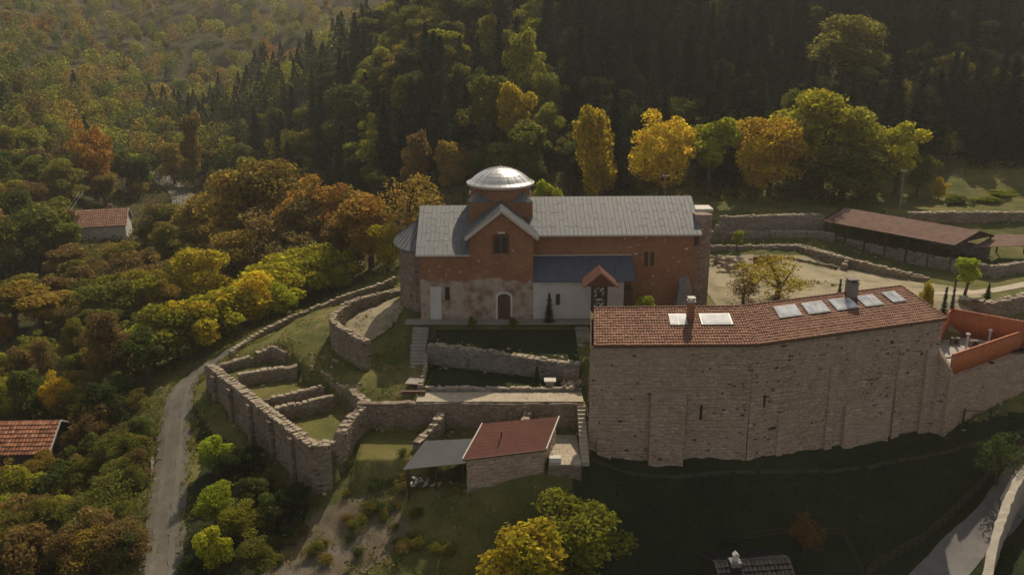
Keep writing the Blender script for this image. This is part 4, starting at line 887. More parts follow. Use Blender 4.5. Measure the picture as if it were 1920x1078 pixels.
for k in range(34):
    a = random.uniform(-1.6, 2.2); z = abs(random.gauss(0, .35)) + .1; y = random.uniform(-.5, .5)
    o = MB().tube([(-.28, 0, 0), (.28, 0, 0)], random.uniform(.08, .13), 5).build('log', random.choice([M['coping'], M['white_stone'], M['bark']]), wp); o.location = (a, y, z); o.rotation_euler = (0, random.uniform(-.3, .3), random.uniform(0, 3))

# ------------------------------------------------------------------ orange fenced terrace at the right
OF0, OF1 = np.array(at(1787, 665, .2)), np.array(at(1935, 615, .2)); OB0, OB1 = np.array(at(1782, 579, 1.2)), np.array(at(1940, 607, 1.2))
def corrugated(a, b, z0, z1, name, parent, org, mat, pitch=.22, amp=.035):
    a, b = np.array(a[:2]), np.array(b[:2]); L = np.linalg.norm(b - a); d = (b - a) / L; nn = np.array((-d[1], d[0])); k = int(L / pitch * 4); V = []
    for i in range(k + 1):
        o_ = amp * (1 if i % 4 in (1, 2) else -1); p = a + d * L * i / k + nn * o_
        for z in (z0, z1): V.append((p[0] - org[0], p[1] - org[1], z - org[2]))
    F = [(2 * i, 2 * i + 2, 2 * i + 3, 2 * i + 1) for i in range(k)]
    o = link(name, mesh_np(name, V, F), mat, parent); s_ = o.modifiers.new('thick', 'SOLIDIFY'); s_.thickness = .02; return o
def sheet_fence(label, a, b, z0, z1, npan):
    org = (a[0], a[1], z0); root = thing('sheet_fence', label, 'fence', org); a = np.array(a[:2]); b = np.array(b[:2]); d = (b - a) / np.linalg.norm(b - a)
    for k in range(npan):
        corrugated(lerp(a, b, k / npan), lerp(a, b, (k + 1) / npan) - d * .03, z0, z1 + random.uniform(-.05, .05), 'panel', root, org, M['orange'])
    for k in range(npan + 1):
        p = lerp(a, b, k / npan); MB(org).box(p[0] - .05, p[0] + .05, p[1] + .06, p[1] + .16, z0, z1 + .08).build('post', M['metal'], root)
    m_ = MB(org); m_.bar((a[0], a[1], z1 + .05), (b[0], b[1], z1 + .05), .14, .06); m_.build('top_rail', M['orange'], root)
sheet_fence('orange sheet fence on top of the stone wall at the right edge', OF0, OF1, -2.1, .2, 6)
sheet_fence('orange sheet fence at the back of the small terrace on the right', OB0, OB1, -1.8, 1.2, 5)
sheet_fence('short orange sheet panel joining the long building to the back fence', (44.0, -10.5), (OB0[0] + .1, OB0[1]), -1.8, 1.1, 3)
rubble_wall('terrace_wall', 'pinkish stone wall under the orange fence at the right edge', [(OF0[0] - .6, OF0[1] - .6, -2.1), (OF1[0] + 1.5, OF1[1] + .4, -2.1)], .9, 'stone_patch', coping=False, ragged=.02)
rubble_wall('terrace_wall', 'sloping end buttress of the long building by the orange fence', [(43.0, -13.2, 1.2), (43.7, -13.9, .2), (OF0[0] + .1, OF0[1] - .3, -1.6)], 1.1, 'stone_patch', coping=False, ragged=.04)
tp = [(43.6, -13.4), (OF1[0] + .5, OF1[1] + .6), (OB1[0] + .5, OB1[1]), (OB0[0], OB0[1]), (44, -10.5)]
tag(MB().prism(tp, -3.2, -1.82).build('terrace_floor', M['concrete']), 'concrete floor of the small terrace between the orange fences', 'terrace')
for i, (px, py, h) in enumerate([(1811, 655, 1.7), (1853, 646, 1.6), (1888, 628, 1.5)]):
    p = at(px, py, -1.8); f_ = thing('flue_pipe', ['pale flue pipe nearest the long building on the terrace', 'pale flue pipe in the middle of the terrace', 'pale flue pipe farthest right on the terrace'][i], 'pipe', p, group='flue pipes on the terrace')
    MB().tube([(0, 0, 0), (0, 0, h)], .13, 10).build('pipe', M['white_metal'], f_); MB().tube([(0, 0, h + .05), (0, 0, h + .12), (0, 0, h + .25)], [.26, .24, .03], 10).build('cowl', M['white_metal'], f_); MB().tube([(0, 0, h), (0, 0, h + .06)], .05, 6).build('neck', M['iron'], f_)
for i, (px, py) in enumerate([(1790, 645), (1825, 650)]):
    p = at(px, py, -1.8); a_ = thing('outdoor_unit', ['dark outdoor unit beside the long building end wall', 'dark outdoor unit between two flue pipes'][i], 'appliance', p)
    MB().box(-.5, .5, -.2, .2, 0, .75).build('case', M['grey_render'], a_, bevel=.03); MB().tube([(0, -.21, .38), (0, -.24, .38)], .28, 14).build('fan_grille', M['iron'], a_)

# ------------------------------------------------------------------ long shelter over the excavation, right back
a = np.array(at(1543, 415, 4.2)); b = np.array(at(1790, 461, 4.2)); dd = (b - a) / np.linalg.norm(b - a); pn = np.array((-dd[1], dd[0], 0))
b = a + dd * np.linalg.norm(b - a); r0 = a + pn * 4.8 + (0, 0, 1.4) + dd * .6; r1 = b + pn * 4.8 + (0, 0, 1.4) + dd * 1.0; e0 = a + pn * 9.6 + dd * .8; e1 = b + pn * 9.6 + dd * 1.2
org = tuple((a + e1) / 2 - (0, 0, 4)); PV = thing('shelter', 'long open shelter with a brown gabled roof over excavated walls', 'shelter', org)
def sheet_roof(root, org, A, B, C, D, mat, npan, nm='roof_sheet'):
    n_ = np.cross(B - A, D - A); n_ /= np.linalg.norm(n_)
    for k in range(npan):
        q = [lerp(A, B, k / npan), lerp(A, B, (k + 1) / npan), lerp(D, C, (k + 1) / npan), lerp(D, C, k / npan)]
        MB(org).slab([x + n_ * .012 * (k % 2) for x in q], tuple(n_ * .06)).build(nm, mat, root)
sheet_roof(PV, org, a, b, r1, r0, M['shingle'], 14); sheet_roof(PV, org, e1, e0, r0, r1, M['shingle'], 14)
for k in range(7):
    for q in (lerp(a, b, .02 + k * .16) + pn * .5, lerp(e0, e1, .02 + k * .16) - pn * .5):
        z = tz(q[0], q[1]); MB(org).box(q[0] - .1, q[0] + .1, q[1] - .1, q[1] + .1, z - .3, 4.25).build('post', M['wood_dark'], PV)
m_ = MB(org); m_.bar(a + pn * .5, b + pn * .5, .14, .2); m_.bar(e0 - pn * .5, e1 - pn * .5, .14, .2); m_.build('beam', M['wood_dark'], PV)
for A_, B_, C_ in ((b, e1, r1), (a, e0, r0)):
    MB(org).add([tuple(A_ + pn * .3 - dd * .4), tuple(B_ - pn * .3 - dd * .4), tuple(C_ - dd * .4 - (0, 0, .1))], [(0, 1, 2)]).build('gable_board', M['wood_dark'], PV)
qa = a + pn * 1.0 - dd * .5; qb = b + pn * .8 + dd * 5
rubble_wall('ruin_wall', 'low pinkish stone wall along the front of the long shelter', [(qa[0], qa[1], 2.1), (lerp(qa, qb, .4)[0], lerp(qa, qb, .4)[1], 1.9), (qb[0], qb[1], 2.3), (qb[0] + 4.5, qb[1] + 1.5, 2.5)], .8, 'stone_grey', ragged=.12)
qc = e0 - pn * 1.2; qd = e1 - pn * 1.2
rubble_wall('ruin_wall', 'stone wall under the rear eave of the long shelter', [(qc[0], qc[1], 2.9), (qd[0], qd[1], 2.9)], .8, 'stone_grey')
c0 = np.array(at(1822, 465, 3.4)); c1 = np.array(at(1912, 461, 3.4)); c2 = np.array(at(1900, 441, 3.9)); c3 = np.array(at(1868, 440, 3.9)); c1 = c1 + (1.5, 0, 0); c2 = c2 + (2.5, 0, 0)
org = tuple((c0 + c1) / 2 - (0, 0, 3)); SC = thing('canopy', 'small low brown canopy at the right end of the long shelter', 'shelter', org)
sheet_roof(SC, org, c0, c1, c2, c3, M['shingle'], 4)
for q in (lerp(c0, c2, .08), lerp(c1, c3, .08), lerp(c2, c0, .08), lerp(c3, c1, .08)):
    z = tz(q[0], q[1]); MB(org).box(q[0] - .09, q[0] + .09, q[1] - .09, q[1] + .09, z - .3, q[2]).build('post', M['wood_dark'], SC)
# walls of the excavation behind the church
rubble_wall('ruin_wall', 'upper retaining wall at the foot of the forest, right of the church', [at(1350, 407, 4.9), at(1440, 404, 5.0), at(1545, 402, 5.0)], .9, 'stone_grey', ragged=.1)
rubble_wall('ruin_wall', 'slanting lit end of the upper retaining wall beside the church tower wall', [at(1356, 407, 4.9), at(1342, 430, 3.3)], .6, 'stone_grey', ragged=.08)
rubble_wall('ruin_wall', 'lower retaining wall across the back of the sandy yard', [at(1330, 434, 2.9), at(1420, 434, 2.9), at(1520, 434, 2.9), at(1565, 438, 2.7)], .9, 'stone_grey', ragged=.08)
rubble_wall('ruin_wall', 'low front wall at the back of the sandy yard', [at(1330, 461, 1.5), at(1425, 461, 1.5), at(1505, 460, 1.6), at(1540, 470, 1.4), at(1590, 485, 1.2)], .8, 'stone_grey', ragged=.1)
rubble_wall('ruin_wall', 'long low ruined wall running diagonally across the sandy yard', [at(1500, 462, 1.5), at(1560, 478, 1.4), at(1620, 492, 1.2), at(1680, 507, 1.0), at(1742, 522, .7)], .8, 'stone_ruin', ragged=.14)
rubble_wall('ruin_wall', 'short pale stub wall sticking out of the diagonal ruin', [at(1582, 497, .9), at(1592, 485, 1.1)], .7, 'stone_ruin')
rubble_wall('kerb_wall', 'thin pale curved kerb in the sandy yard', [at(1430, 482, .65), at(1480, 484, .65), at(1530, 492, .6), at(1570, 500, .6)], .3, 'stone_ruin', curve=True, ragged=.03)
rubble_wall('kerb_wall', 'thin pale kerb behind the long tile roof, right of the bare tree', [at(1505, 536, .5), at(1535, 534, .5), at(1568, 545, .45)], .3, 'stone_ruin', curve=True, ragged=.03)
rubble_wall('ruin_wall', 'long back wall behind the shelter at the right edge', [at(1702, 399, 5.0), at(1800, 398, 5.0), at(1925, 398, 5.0)], .9, 'stone_ruin', ragged=.06)
rubble_wall('ruin_wall', 'dark overgrown bank wall above the orange fences', [at(1800, 560, .9), at(1860, 566, 1.3), at(1925, 552, 1.8)], 1.2, 'stone_ruin', ragged=.25)
ribbon('yard_path', [P2(1740, 556, .3), P2(1800, 553, .3), P2(1870, 548, .3), P2(1960, 540, .3)], 1.6, M['paving'], .06)
for i, (px, py) in enumerate([(1347, 487), (1362, 500), (1385, 494), (1372, 489)]):
    p = at(px, py, .5); rk = thing('rubble_heap', ['pale rubble heap next to the church tower wall', 'rubble heap in front of the pale one in the yard', 'rubble heap below the rust coloured shrubs', 'small rubble heap between the others in the yard'][i], 'rubble', p)
    for k in range(16):
        s_ = random.uniform(.25, .7); stone(rk, (random.gauss(0, .6), random.gauss(0, .5), random.uniform(0, .5)), (s_, s_ * .8, s_ * .6), random.uniform(0, 3), .5)

# ------------------------------------------------------------------ rusty shed, far house, bottom house
def gable_house(name, label, cat, c, rz, L, Wd, ze, zr, wall, roof, zb=-1.0, tile=True, group=None, over=.4, edge='white_metal'):
    root = thing(name, label, cat, c, rz, group)
    MB().slab([(-L / 2, y, z) for y, z in ((-Wd / 2, zb), (Wd / 2, zb), (Wd / 2, ze), (0, zr), (-Wd / 2, ze))], (L, 0, 0)).build('wall', wall, root)
    sl = (zr - ze) / (Wd / 2); E = Wd / 2 + over; zE = ze - sl * over + .12; zR = zr + .12; X = L / 2 + over
    for s_ in (-1, 1):
        A_, B_, C_, D_ = (-X * -s_ * -1, s_ * E, zE), (X * -s_, s_ * E, zE), (X * -s_, 0, zR), (-X * -s_ * -1, 0, zR)
        A_ = (X * s_, s_ * E, zE); B_ = (-X * s_, s_ * E, zE); C_ = (-X * s_, 0, zR); D_ = (X * s_, 0, zR)
        tile_slope('roof_tiles', A_, B_, C_, D_, roof, root, row=.5, colw=.36)
    m_ = MB()
    for x in (-X, X):
        m_.bar((x, -E, zE), (x, 0, zR), .08, .18); m_.bar((x, E, zE), (x, 0, zR), .08, .18)
    m_.build('bargeboard', M[edge], root)
    return root, zR
p = aty(60, 800, -10.5); zg = tz(p[0], p[1])
sh, _ = gable_house('barn', 'barn with a rusty orange tile roof at the left edge', 'barn', (p[0] - 1.6, -10.0, -13.3), R(3), 8.2, 6.6, 2.1, 4.1, M['wood_dark'], M['rust_tile'], over=.35)
p = at(200, 450, -13)
fh, zr_ = gable_house('far_house', 'small distant house with an orange roof and pale wall among trees', 'house', (p[0], p[1], tz(p[0], p[1])), R(14), 9.5, 7.5, 3.2, 5.8, M['white_plaster'], M['tile'])
for x in (-2.4, .4, 2.6):
    w_ = MB().box(x - .5, x + .5, -3.56, -3.48, 1.2, 2.5).build('window', M['white_metal'], fh); MB().box(x - .4, x + .4, -3.59, -3.565, 1.3, 2.4).build('pane', M['dark'], w_)
c_ = MB().box(1.2, 1.8, .6, 1.2, 4.5, 6.8).build('chimney', M['brick'], fh)
p = at(1400, 1050, -9.5)
bh, zr_ = gable_house('bottom_house', 'dark roof of a house with a white chimney at the bottom edge', 'house', (p[0] + .4, p[1], -14.8), R(6), 5.4, 7.6, 3.4, 5.2, M['wood_dark'], M['dark_roof'], edge='iron')
ch = MB().box(-1.9, -1.0, -.6, .3, 4.4, 5.5).build('chimney', M['grey_render'], bh); MB().box(-1.62, -1.25, -.3, .05, 5.5, 6.0).build('chimney_pot', M['white_metal'], ch); MB().slab([(-1.68, -.34, 6.0), (-1.18, -.34, 6.0), (-1.43, -.34, 6.28)], (0, .45, 0)).build('pot_roof', M['white_metal'], ch)
w_ = MB().slab([(1.0, -2.6, 3.95), (2.3, -2.6, 3.95), (2.3, -1.5, 4.55), (1.0, -1.5, 4.55)], (0, 0, .12)).build('skylight', M['metal'], bh)

# ------------------------------------------------------------------ fences, poles, lamp, gate, wires
def rail_fence(label, pts, h, post='iron', spacing=2.2, rails=(.95, .5), thick=.05, curve=False):
    P = catmull(pts, 6) if curve else [np.array(p, float) for p in pts]; S = [P[0]]
    for u, v in zip(P[:-1], P[1:]):
        n = max(1, round(np.linalg.norm(v - u) / spacing)); S += [u + (v - u) * k / n for k in range(1, n + 1)]
    org = (S[0][0], S[0][1], tz(*S[0][:2])); root = thing('rail_fence', label, 'fence', org); S = [(p[0], p[1], tz(p[0], p[1])) for p in S]
    for p in S: MB(org).box(p[0] - thick, p[0] + thick, p[1] - thick, p[1] + thick, p[2] - .3, p[2] + h).build('post', M[post], root)
    for f in rails:
        for u, v in zip(S[:-1], S[1:]): MB(org).bar((u[0], u[1], u[2] + h * f), (v[0], v[1], v[2] + h * f), .05, .07).build('rail', M[post], root)
    return root
rail_fence('long grey rail fence along the lower road at the bottom right', [P2(1625, 1085, -13.4), P2(1720, 1010, -12.2), P2(1800, 940, -10.9), P2(1870, 875, -9.8), P2(1935, 825, -8.8)], 1.1, 'bark', 1.6, (.95, .6, .25), curve=True)
rail_fence('faint garden fence around the orange tree above the bottom house', [P2(1365, 1018, -11.8), P2(1480, 1005, -11.5), P2(1580, 1002, -11.4), P2(1600, 1040, -12.3), P2(1615, 1078, -13.2)], .9, 'bark', 1.5)
rubble_wall('edge_wall', 'thin pale edging wall along the left side of the gravel track', [at(292, 722, -8.9), at(288, 800, -9.9), at(284, 900, -10.9)], .25, 'stone_grey', coping=False, ragged=.02, base=-13)
def pole(label, px, pyt, pyb, y, r=.07, arm=False, mat='metal', name='pole', cat='pole'):
    t = aty(px, pyt, y); z = tz(t[0], y); o = thing(name, label, cat, (t[0], y, z)); h = t[2] - z
    MB().tube([(0, 0, -.3), (0, 0, h)], [r, r * .7], 8).build('shaft', M[mat], o); MB().box(-.5, .5, -.05, .05, h - .5, h - .38).build('cross_arm', M[mat], o)
    for s_ in (-.4, .4): MB().tube([(s_, 0, h - .38), (s_, 0, h - .2)], .05, 6).build('insulator', M['white_metal'], o)
    return o
pole('tall thin grey utility pole in front of the forest at the right', 1696, 316, 390, 36, .1)
pole('thin grey pole rising behind the long nave roof', 1249, 325, 365, 34, .08)
# street lamp and gate by the right hand wall
p = at(1812, 832, -8.3); o = thing('street_lamp', 'dark street lamp post below the stone wall at the right', 'lamp', (p[0], p[1], tz(p[0], p[1])))
MB().tube([(0, 0, -.3), (0, 0, 2.6)], [.07, .05], 8).build('post', M['iron'], o); MB().bar((-.5, 0, 2.6), (.35, 0, 2.6), .08, .08).build('arm', M['iron'], o); MB().box(-.7, -.3, -.12, .12, 2.5, 2.6).build('lamp_head', M['metal'], o, bevel=.03)
p = at(1797, 794, -7.7); q = at(1842, 786, -7.7); g_ = thing('garden_gate', 'dark metal gate frame standing against the stone wall at right', 'gate', (p[0], p[1], tz(p[0], p[1])))
L = math.hypot(q[0] - p[0], q[1] - p[1])
for x in (0, .45, L): MB().box(x - .06, x + .06, -.06, .06, -.3, 1.7).build('post', M['iron'], g_)
for z in (.25, 1.5): MB().bar((.45, 0, z), (L, 0, z), .05, .06).build('rail', M['iron'], g_)
MB().bar((.45, 0, .25), (L, 0, 1.5), .04, .05).build('brace', M['iron'], g_)
# road side retaining wall, bottom right, and faint path under the long building
rubble_wall('road_wall', 'tall pale retaining wall beside the lower road at bottom right', [at(1850, 1085, -11.0), at(1872, 990, -9.6), at(1912, 895, -8.2), at(1990, 790, -6.8)], .7, 'retaining', coping=False, ragged=.008, curve=True)
for dd_ in (4,): ribbon('foot_path', [P2(1110, 884 + dd_, -8.6), P2(1290, 892 + dd_, -8.9), P2(1480, 882 + dd_, -9.0), P2(1680, 850 + dd_, -8.8), P2(1840, 818 + dd_, -8.4), P2(1960, 790 + dd_, -8.0)], .4, M['trodden'], .05, 3)
ribbon('bare_bank', [P2(520, 1090, -12), P2(600, 1055, -11.3), P2(680, 1010, -10.3), P2(735, 975, -9.4)], lambda t: 2.6 - 1.4 * t, M['gravel'], .05, 5)
# overhead wires at left
wp_ = []
for i, (px, py, y) in enumerate([(205, 275, 150), (60, 480, 60)]):
    wp_.append(pole(['distant utility pole at the end of the overhead wires', 'nearer utility pole among the trees at far left'][i], px, py, py + 40, y, .12))
w_ = thing('overhead_wires', 'pair of thin overhead wires crossing the orchard at far left', 'wires', tuple(wp_[0].location))
for s_ in (-.4, .4):
    A_ = np.array(aty(205, 275, 150)) + (s_, 0, -.2); B_ = np.array(aty(60, 480, 60)) + (s_, 0, -.2)
    MB(tuple(wp_[0].location)).tube([lerp(A_, B_, t) - np.array((0, 0, 2.4 * 4 * t * (1 - t) * .4)) for t in np.linspace(0, 1, 13)], .03, 4).build('wire', M['metal'], w_)
# ------------------------------------------------------------------ vegetation templates
def leaf_quads(c, nrm, size, r_):
    """c centres, nrm normals (n,3), size (n,) -> verts, quads of slightly folded rhombic leaves"""
    n = len(c); a = r_.normal(size=(n, 3)); u = np.cross(nrm, a); u /= np.linalg.norm(u, axis=1)[:, None] + 1e-9; v = np.cross(nrm, u)
    s = size[:, None]; k = r_.uniform(.55, .9, (n, 1))
    V = np.stack([c - u * s, c - v * s * k + nrm * s * .15, c + u * s, c + v * s * k + nrm * s * .15], 1).reshape(-1, 3)
    return V, np.arange(4 * n).reshape(-1, 4)
def nrmz(a): return a / (np.linalg.norm(a, axis=1)[:, None] + 1e-9)
def broadleaf(seed, nb=16, nl=6500, H=10.0, RX=3.6, low=.03, leaf=.17, inner=.42):
    r_ = np.random.default_rng(seed); cz = H * (low + 1) / 2; rz = H * (1 - low) / 2
    d = nrmz(r_.normal(size=(nb, 3))); d[:, 2] = np.where(d[:, 2] < -.8, -d[:, 2], d[:, 2]); rad = r_.uniform(inner, .9, nb)
    C = np.stack([d[:, 0] * rad * RX, d[:, 1] * rad * RX, cz + d[:, 2] * rad * rz], 1); br = r_.uniform(.2, .46, nb) * RX
    C[0] = (0, 0, cz); br[0] = .62 * RX; C[1] = (r_.normal() * .3, r_.normal() * .3, cz - rz * .4); br[1] = .5 * RX; C[2] = (r_.normal() * .3, r_.normal() * .3, cz + rz * .4); br[2] = .45 * RX
    k = r_.choice(nb, nl, p=br ** 2 / (br ** 2).sum()); dd = nrmz(r_.normal(size=(nl, 3)) + np.array((0, 0, .25)))
    sh = r_.uniform(.35, 1, nl) ** .45; pos = C[k] + dd * (br[k] * sh)[:, None] * np.array((1, 1, .85)) + r_.normal(scale=.10, size=(nl, 3))
    nn = nrmz(dd + r_.normal(scale=.5, size=(nl, 3))); sz = r_.uniform(.6, 1.3, nl) * leaf
    V, Q = leaf_quads(pos, nn, sz, r_); crown = mesh_np('crown', V, Q); crown.materials.append(M['leaf'])
    m_ = MB(); t = [(0, 0, -.5), (r_.normal() * .1, r_.normal() * .1, H * .18), (r_.normal() * .25, r_.normal() * .25, H * .42), (r_.normal() * .3, r_.normal() * .3, H * .68)]
    m_.tube(t, [.34, .25, .17, .06], 7)
    for i in range(min(nb, 10)):
        s0 = np.array(lerp(np.array(t[1]), np.array(t[2]), r_.uniform(.2, 1))); e = C[i]; mid = (s0 + e) / 2 + np.array((0, 0, -.2)) + r_.normal(scale=.2, size=3); m_.tube([s0, mid, e, e + (e - mid) * .6], [.11, .075, .04, .012], 5)
    for i in range(nb):
        for _ in range(4):
            dv = nrmz(r_.normal(size=(1, 3)) + np.array((0, 0, .5)))[0] + (C[i] - np.array((0, 0, cz))) / (RX * 1.2); e = C[i] + dv * br[i] * r_.uniform(.7, 1.05); m_.tube([C[i], (C[i] + e) / 2 + r_.normal(scale=.1, size=3), e], [.035, .022, .008], 3)
    me = bpy.data.meshes.new('trunk'); me.from_pydata(m_.v, [], m_.f); me.update(); me.materials.append(M['bark']); return me, crown, H, RX
def conifer(seed, H=10.0, RX=1.9, whorls=34, skirt=.06, pine=False):
    r_ = np.random.default_rng(seed); C = []; Nn = []; S = []
    for w_ in range(whorls):
        t = (w_ + r_.uniform(0, .7)) / whorls; z = H * (skirt + (1 - skirt) * t); L = RX * ((1 - t) ** .8) * r_.uniform(.75, 1.1) + .12; nbr = int(6 + 5 * (1 - t)); a0 = r_.uniform(0, 6.3)
        for b_ in range(nbr):
            a = a0 + 6.283 * b_ / nbr + r_.normal() * .18; l_ = L * r_.uniform(.65, 1.12); seg = max(3, int(l_ / .15))
            for s_ in range(seg):
                f = (s_ + .6) / seg; dr = -.32 * f * f * l_ + .12 * f
                for side in (-1, 1, 0):
                    wv = side * .16 * (1 - f * .6) * l_ * .6; C.append((math.cos(a) * l_ * f - math.sin(a) * wv, math.sin(a) * l_ * f + math.cos(a) * wv, z + dr * l_ * .8 - abs(side) * .05)); Nn.append((math.cos(a) * .35, math.sin(a) * .35, 1)); S.append(.17 * (1.15 - .5 * f))
    C = np.array(C) + r_.normal(scale=.05, size=(len(C), 3)) * np.array((1, 1, 2.4)); Nn = nrmz(np.array(Nn) + r_.normal(scale=.4, size=(len(C), 3)))
    V, Q = leaf_quads(C, Nn, np.array(S) * r_.uniform(.7, 1.3, len(C)), r_); crown = mesh_np('crown', V, Q); crown.materials.append(M['needle'])
    m_ = MB().tube([(0, 0, -.5), (0, 0, H * .5), (.03, 0, H * .97)], [.2, .11, .015], 6); me = bpy.data.meshes.new('trunk'); me.from_pydata(m_.v, [], m_.f); me.update(); me.materials.append(M['bark_pine']); return me, crown, H, RX
T_BROAD = [broadleaf(10 + i, nb=[20, 26, 32, 24, 28][i], nl=7500) for i in range(5)]
T_TALL = [broadleaf(30 + i, nb=16, RX=2.6, low=.2) for i in range(3)]
T_SPARSE = [broadleaf(50 + i, nb=22, nl=2300, leaf=.15, inner=.5) for i in range(3)]
T_SHRUB = [broadleaf(70 + i, nb=14, nl=3600, H=10, RX=5.2, low=.0, leaf=.33) for i in range(4)]
T_SCRUB = [broadleaf(120 + i, nb=34, nl=2600, H=10, RX=9, low=.0, leaf=.36, inner=.05) for i in range(3)]
T_CON = [conifer(90 + i) for i in range(4)]
T_CYP = [conifer(95, RX=1.3, whorls=30, skirt=.0)]
PAL = dict(yellow=(.58, .45, .035), gold=(.52, .37, .032), olive=(.20, .19, .034), ygreen=(.31, .30, .036), green=(.115, .145, .032), dgreen=(.055, .078, .023), orange=(.36, .19, .03), rust=(.27, .13, .035), brown=(.24, .165, .055), ochre=(.33, .235, .045), lime=(.38, .40, .03), amber=(.37, .225, .042), hedge=(.42, .385, .03), con=(.024, .040, .022), con2=(.040, .060, .030))
def tint(c, r_=random, k=.18):
    c = PAL[c] if isinstance(c, str) else c; f = 1 + r_.uniform(-k, k); return (c[0] * f * (1 + r_.uniform(-.1, .1)), c[1] * f, c[2] * f, 1)
def tree(name, label, cat, x, y, z, H, Wd, tpl, colour, group=None, rz=None):
    trunk, crown, H0, R0 = tpl
    root = thing(name, label, cat, (x, y, z), random.uniform(0, 6.28) if rz is None else rz, group); root.scale = (Wd / (2 * R0 * 1.12),) * 2 + (H / H0,)
    t = link('trunk', trunk, None, root); c = link('crown', crown, None, root); c.color = tint(colour); return root
HAND = []; MARKS = {}
CN = dict(orange='orange', rust='rust red', ochre='ochre', olive='olive', ygreen='yellow green', brown='brown', green='green', gold='golden', dgreen='dark green', con='dark', con2='dull green', amber='amber', hedge='yellow green', yellow='yellow', lime='lime green')
ORD = ['first', 'second', 'third', 'fourth', 'fifth', 'sixth', 'seventh', 'eighth', 'ninth', 'tenth', 'eleventh', 'twelfth', 'thirteenth', 'fourteenth', 'fifteenth', 'sixteenth']
def mark(o, base): MARKS.setdefault(base, []).append(o); return o
def finish_marks():
    for base, L in MARKS.items():
        L.sort(key=lambda o: proj(*o.location)[0])
        for i, o in enumerate(L):
            if len(L) == 1: o['label'] = base
            elif i == 0: o['label'] = base + ', leftmost of them'
            elif i == len(L) - 1: o['label'] = base + ', rightmost of them'
            elif i < 16: o['label'] = base + f', {ORD[i]} from the left'
            else: o['label'] = base + f', {ORD[min(15, len(L) - 1 - i)]} from the right'
def hand(px, pyt, pxw, y, kind, colour, label, name='tree', cat='tree', group=None, minh=2.0, zoff=0):
    x, _, zt = aty(px, pyt, y); z = tz(x, y) + zoff; dep = (y - CAMY) * _c - (zt - CAMZ) * _s; Wd = pxw * dep / FOC; H = zt - z
    if H < minh: print('LOW', label, round(H, 2)); H = minh
    if H > 24: print('HIGH', label, round(H, 2))
    HAND.append((x, y, z, H, Wd)); return tree(name, label, cat, x, y, z, H, Wd, random.choice(kind), colour, group)
def ground_at(px, py):
    x, y, _ = at(px, py, -6)
    for _ in range(12): x, y, _z = at(px, py, tz(x, y))
    return x, y
def handb(px, pyb, pyt, pxw, kind, colour, label, name='tree', cat='tree', group=None, minh=2.0):
    x, y = ground_at(px, pyb); return hand(px, pyt, pxw, y, kind, colour, label, name, cat, group, minh)
B, T, S_, SHR, C_ = T_BROAD, T_TALL, T_SPARSE, T_SHRUB, T_CON
G1 = 'yellow trees along the forest edge behind the yard'
hand(1118, 190, 131, 44, B, 'gold', 'rounded yellow tree behind the nave roof, leftmost of the row', group=G1)
hand(1250, 200, 150, 45, B, 'yellow', 'bright yellow tree above the right end of the nave roof', group=G1)
hand(1336, 208, 105, 46, T, 'hedge', 'narrow yellow green tree just right of the brightest yellow tree', group=G1)
hand(1455, 205, 162, 46, B, 'gold', 'golden tree at the left end of the big yellow clump', group=G1)
hand(1420, 255, 87, 44, B, 'yellow', 'small yellow tree low at the left end of the big clump', group=G1)
hand(1555, 168, 212, 50, B, 'hedge', 'tallest yellow green tree in the middle of the big clump', group=G1)
hand(1500, 150, 100, 58, B, 'olive', 'olive tree top rising behind the golden tree of the clump', group=G1)
hand(1630, 202, 150, 47, B, 'ygreen', 'olive green tree right of the tallest in the clump', group=G1)
hand(1697, 218, 105, 46, T, 'hedge', 'yellow green tree at the right end of the big clump', group=G1)
hand(1590, 260, 187, 44, B, 'olive', 'dark olive tree low in the front of the big clump', group=G1)
hand(1730, 280, 75, 46, B, 'olive', 'small olive tree below the right end of the clump', group=G1)
hand(1592, 14, 185, 92, B, 'olive', 'huge round olive tree high in the dark conifer forest')
hand(1905, 95, 130, 88, B, 'dgreen', 'dark green round tree at the right edge above the clearing')
hand(1700, 145, 50, 78, S_, 'ochre', 'small ochre tree right of the huge round tree')
hand(1785, 245, 50, 60, S_, 'olive', 'small olive tree in the dark slope at the right')
hand(1030, 328, 55, 30, T, 'lime', 'small lime green tree beside the dome')
hand(985, 48, 115, 84, B, 'ygreen', 'yellow green tree high above the dome at the forest centre')
hand(1030, 130, 90, 74, B, 'olive', 'olive tree below the high yellow green one above the dome')
hand(915, 125, 130, 72, B, 'olive', 'broad olive tree in the forest left above the dome')
hand(965, 140, 80, 66, T, 'yellow', 'yellow patched tree in the forest straight above the dome')
hand(660, 160, 140, 98, B, 'green', 'broad green tree in the middle of the left forest')
hand(770, 130, 90, 92, B, 'ygreen', 'yellow green tree above the walnut trees in the forest')
hand(780, 240, 80, 60, B, 'brown', 'brown tree behind the walnut trees left of the dome')
hand(350, 195, 50, 120, T, 'ochre', 'narrow ochre tree in front of the left forest')
hand(160, 220, 100, 118, B, 'orange', 'orange tree above the distant house at far left')
hand(100, 300, 110, 100, B, 'olive', 'olive tree left of the distant house')
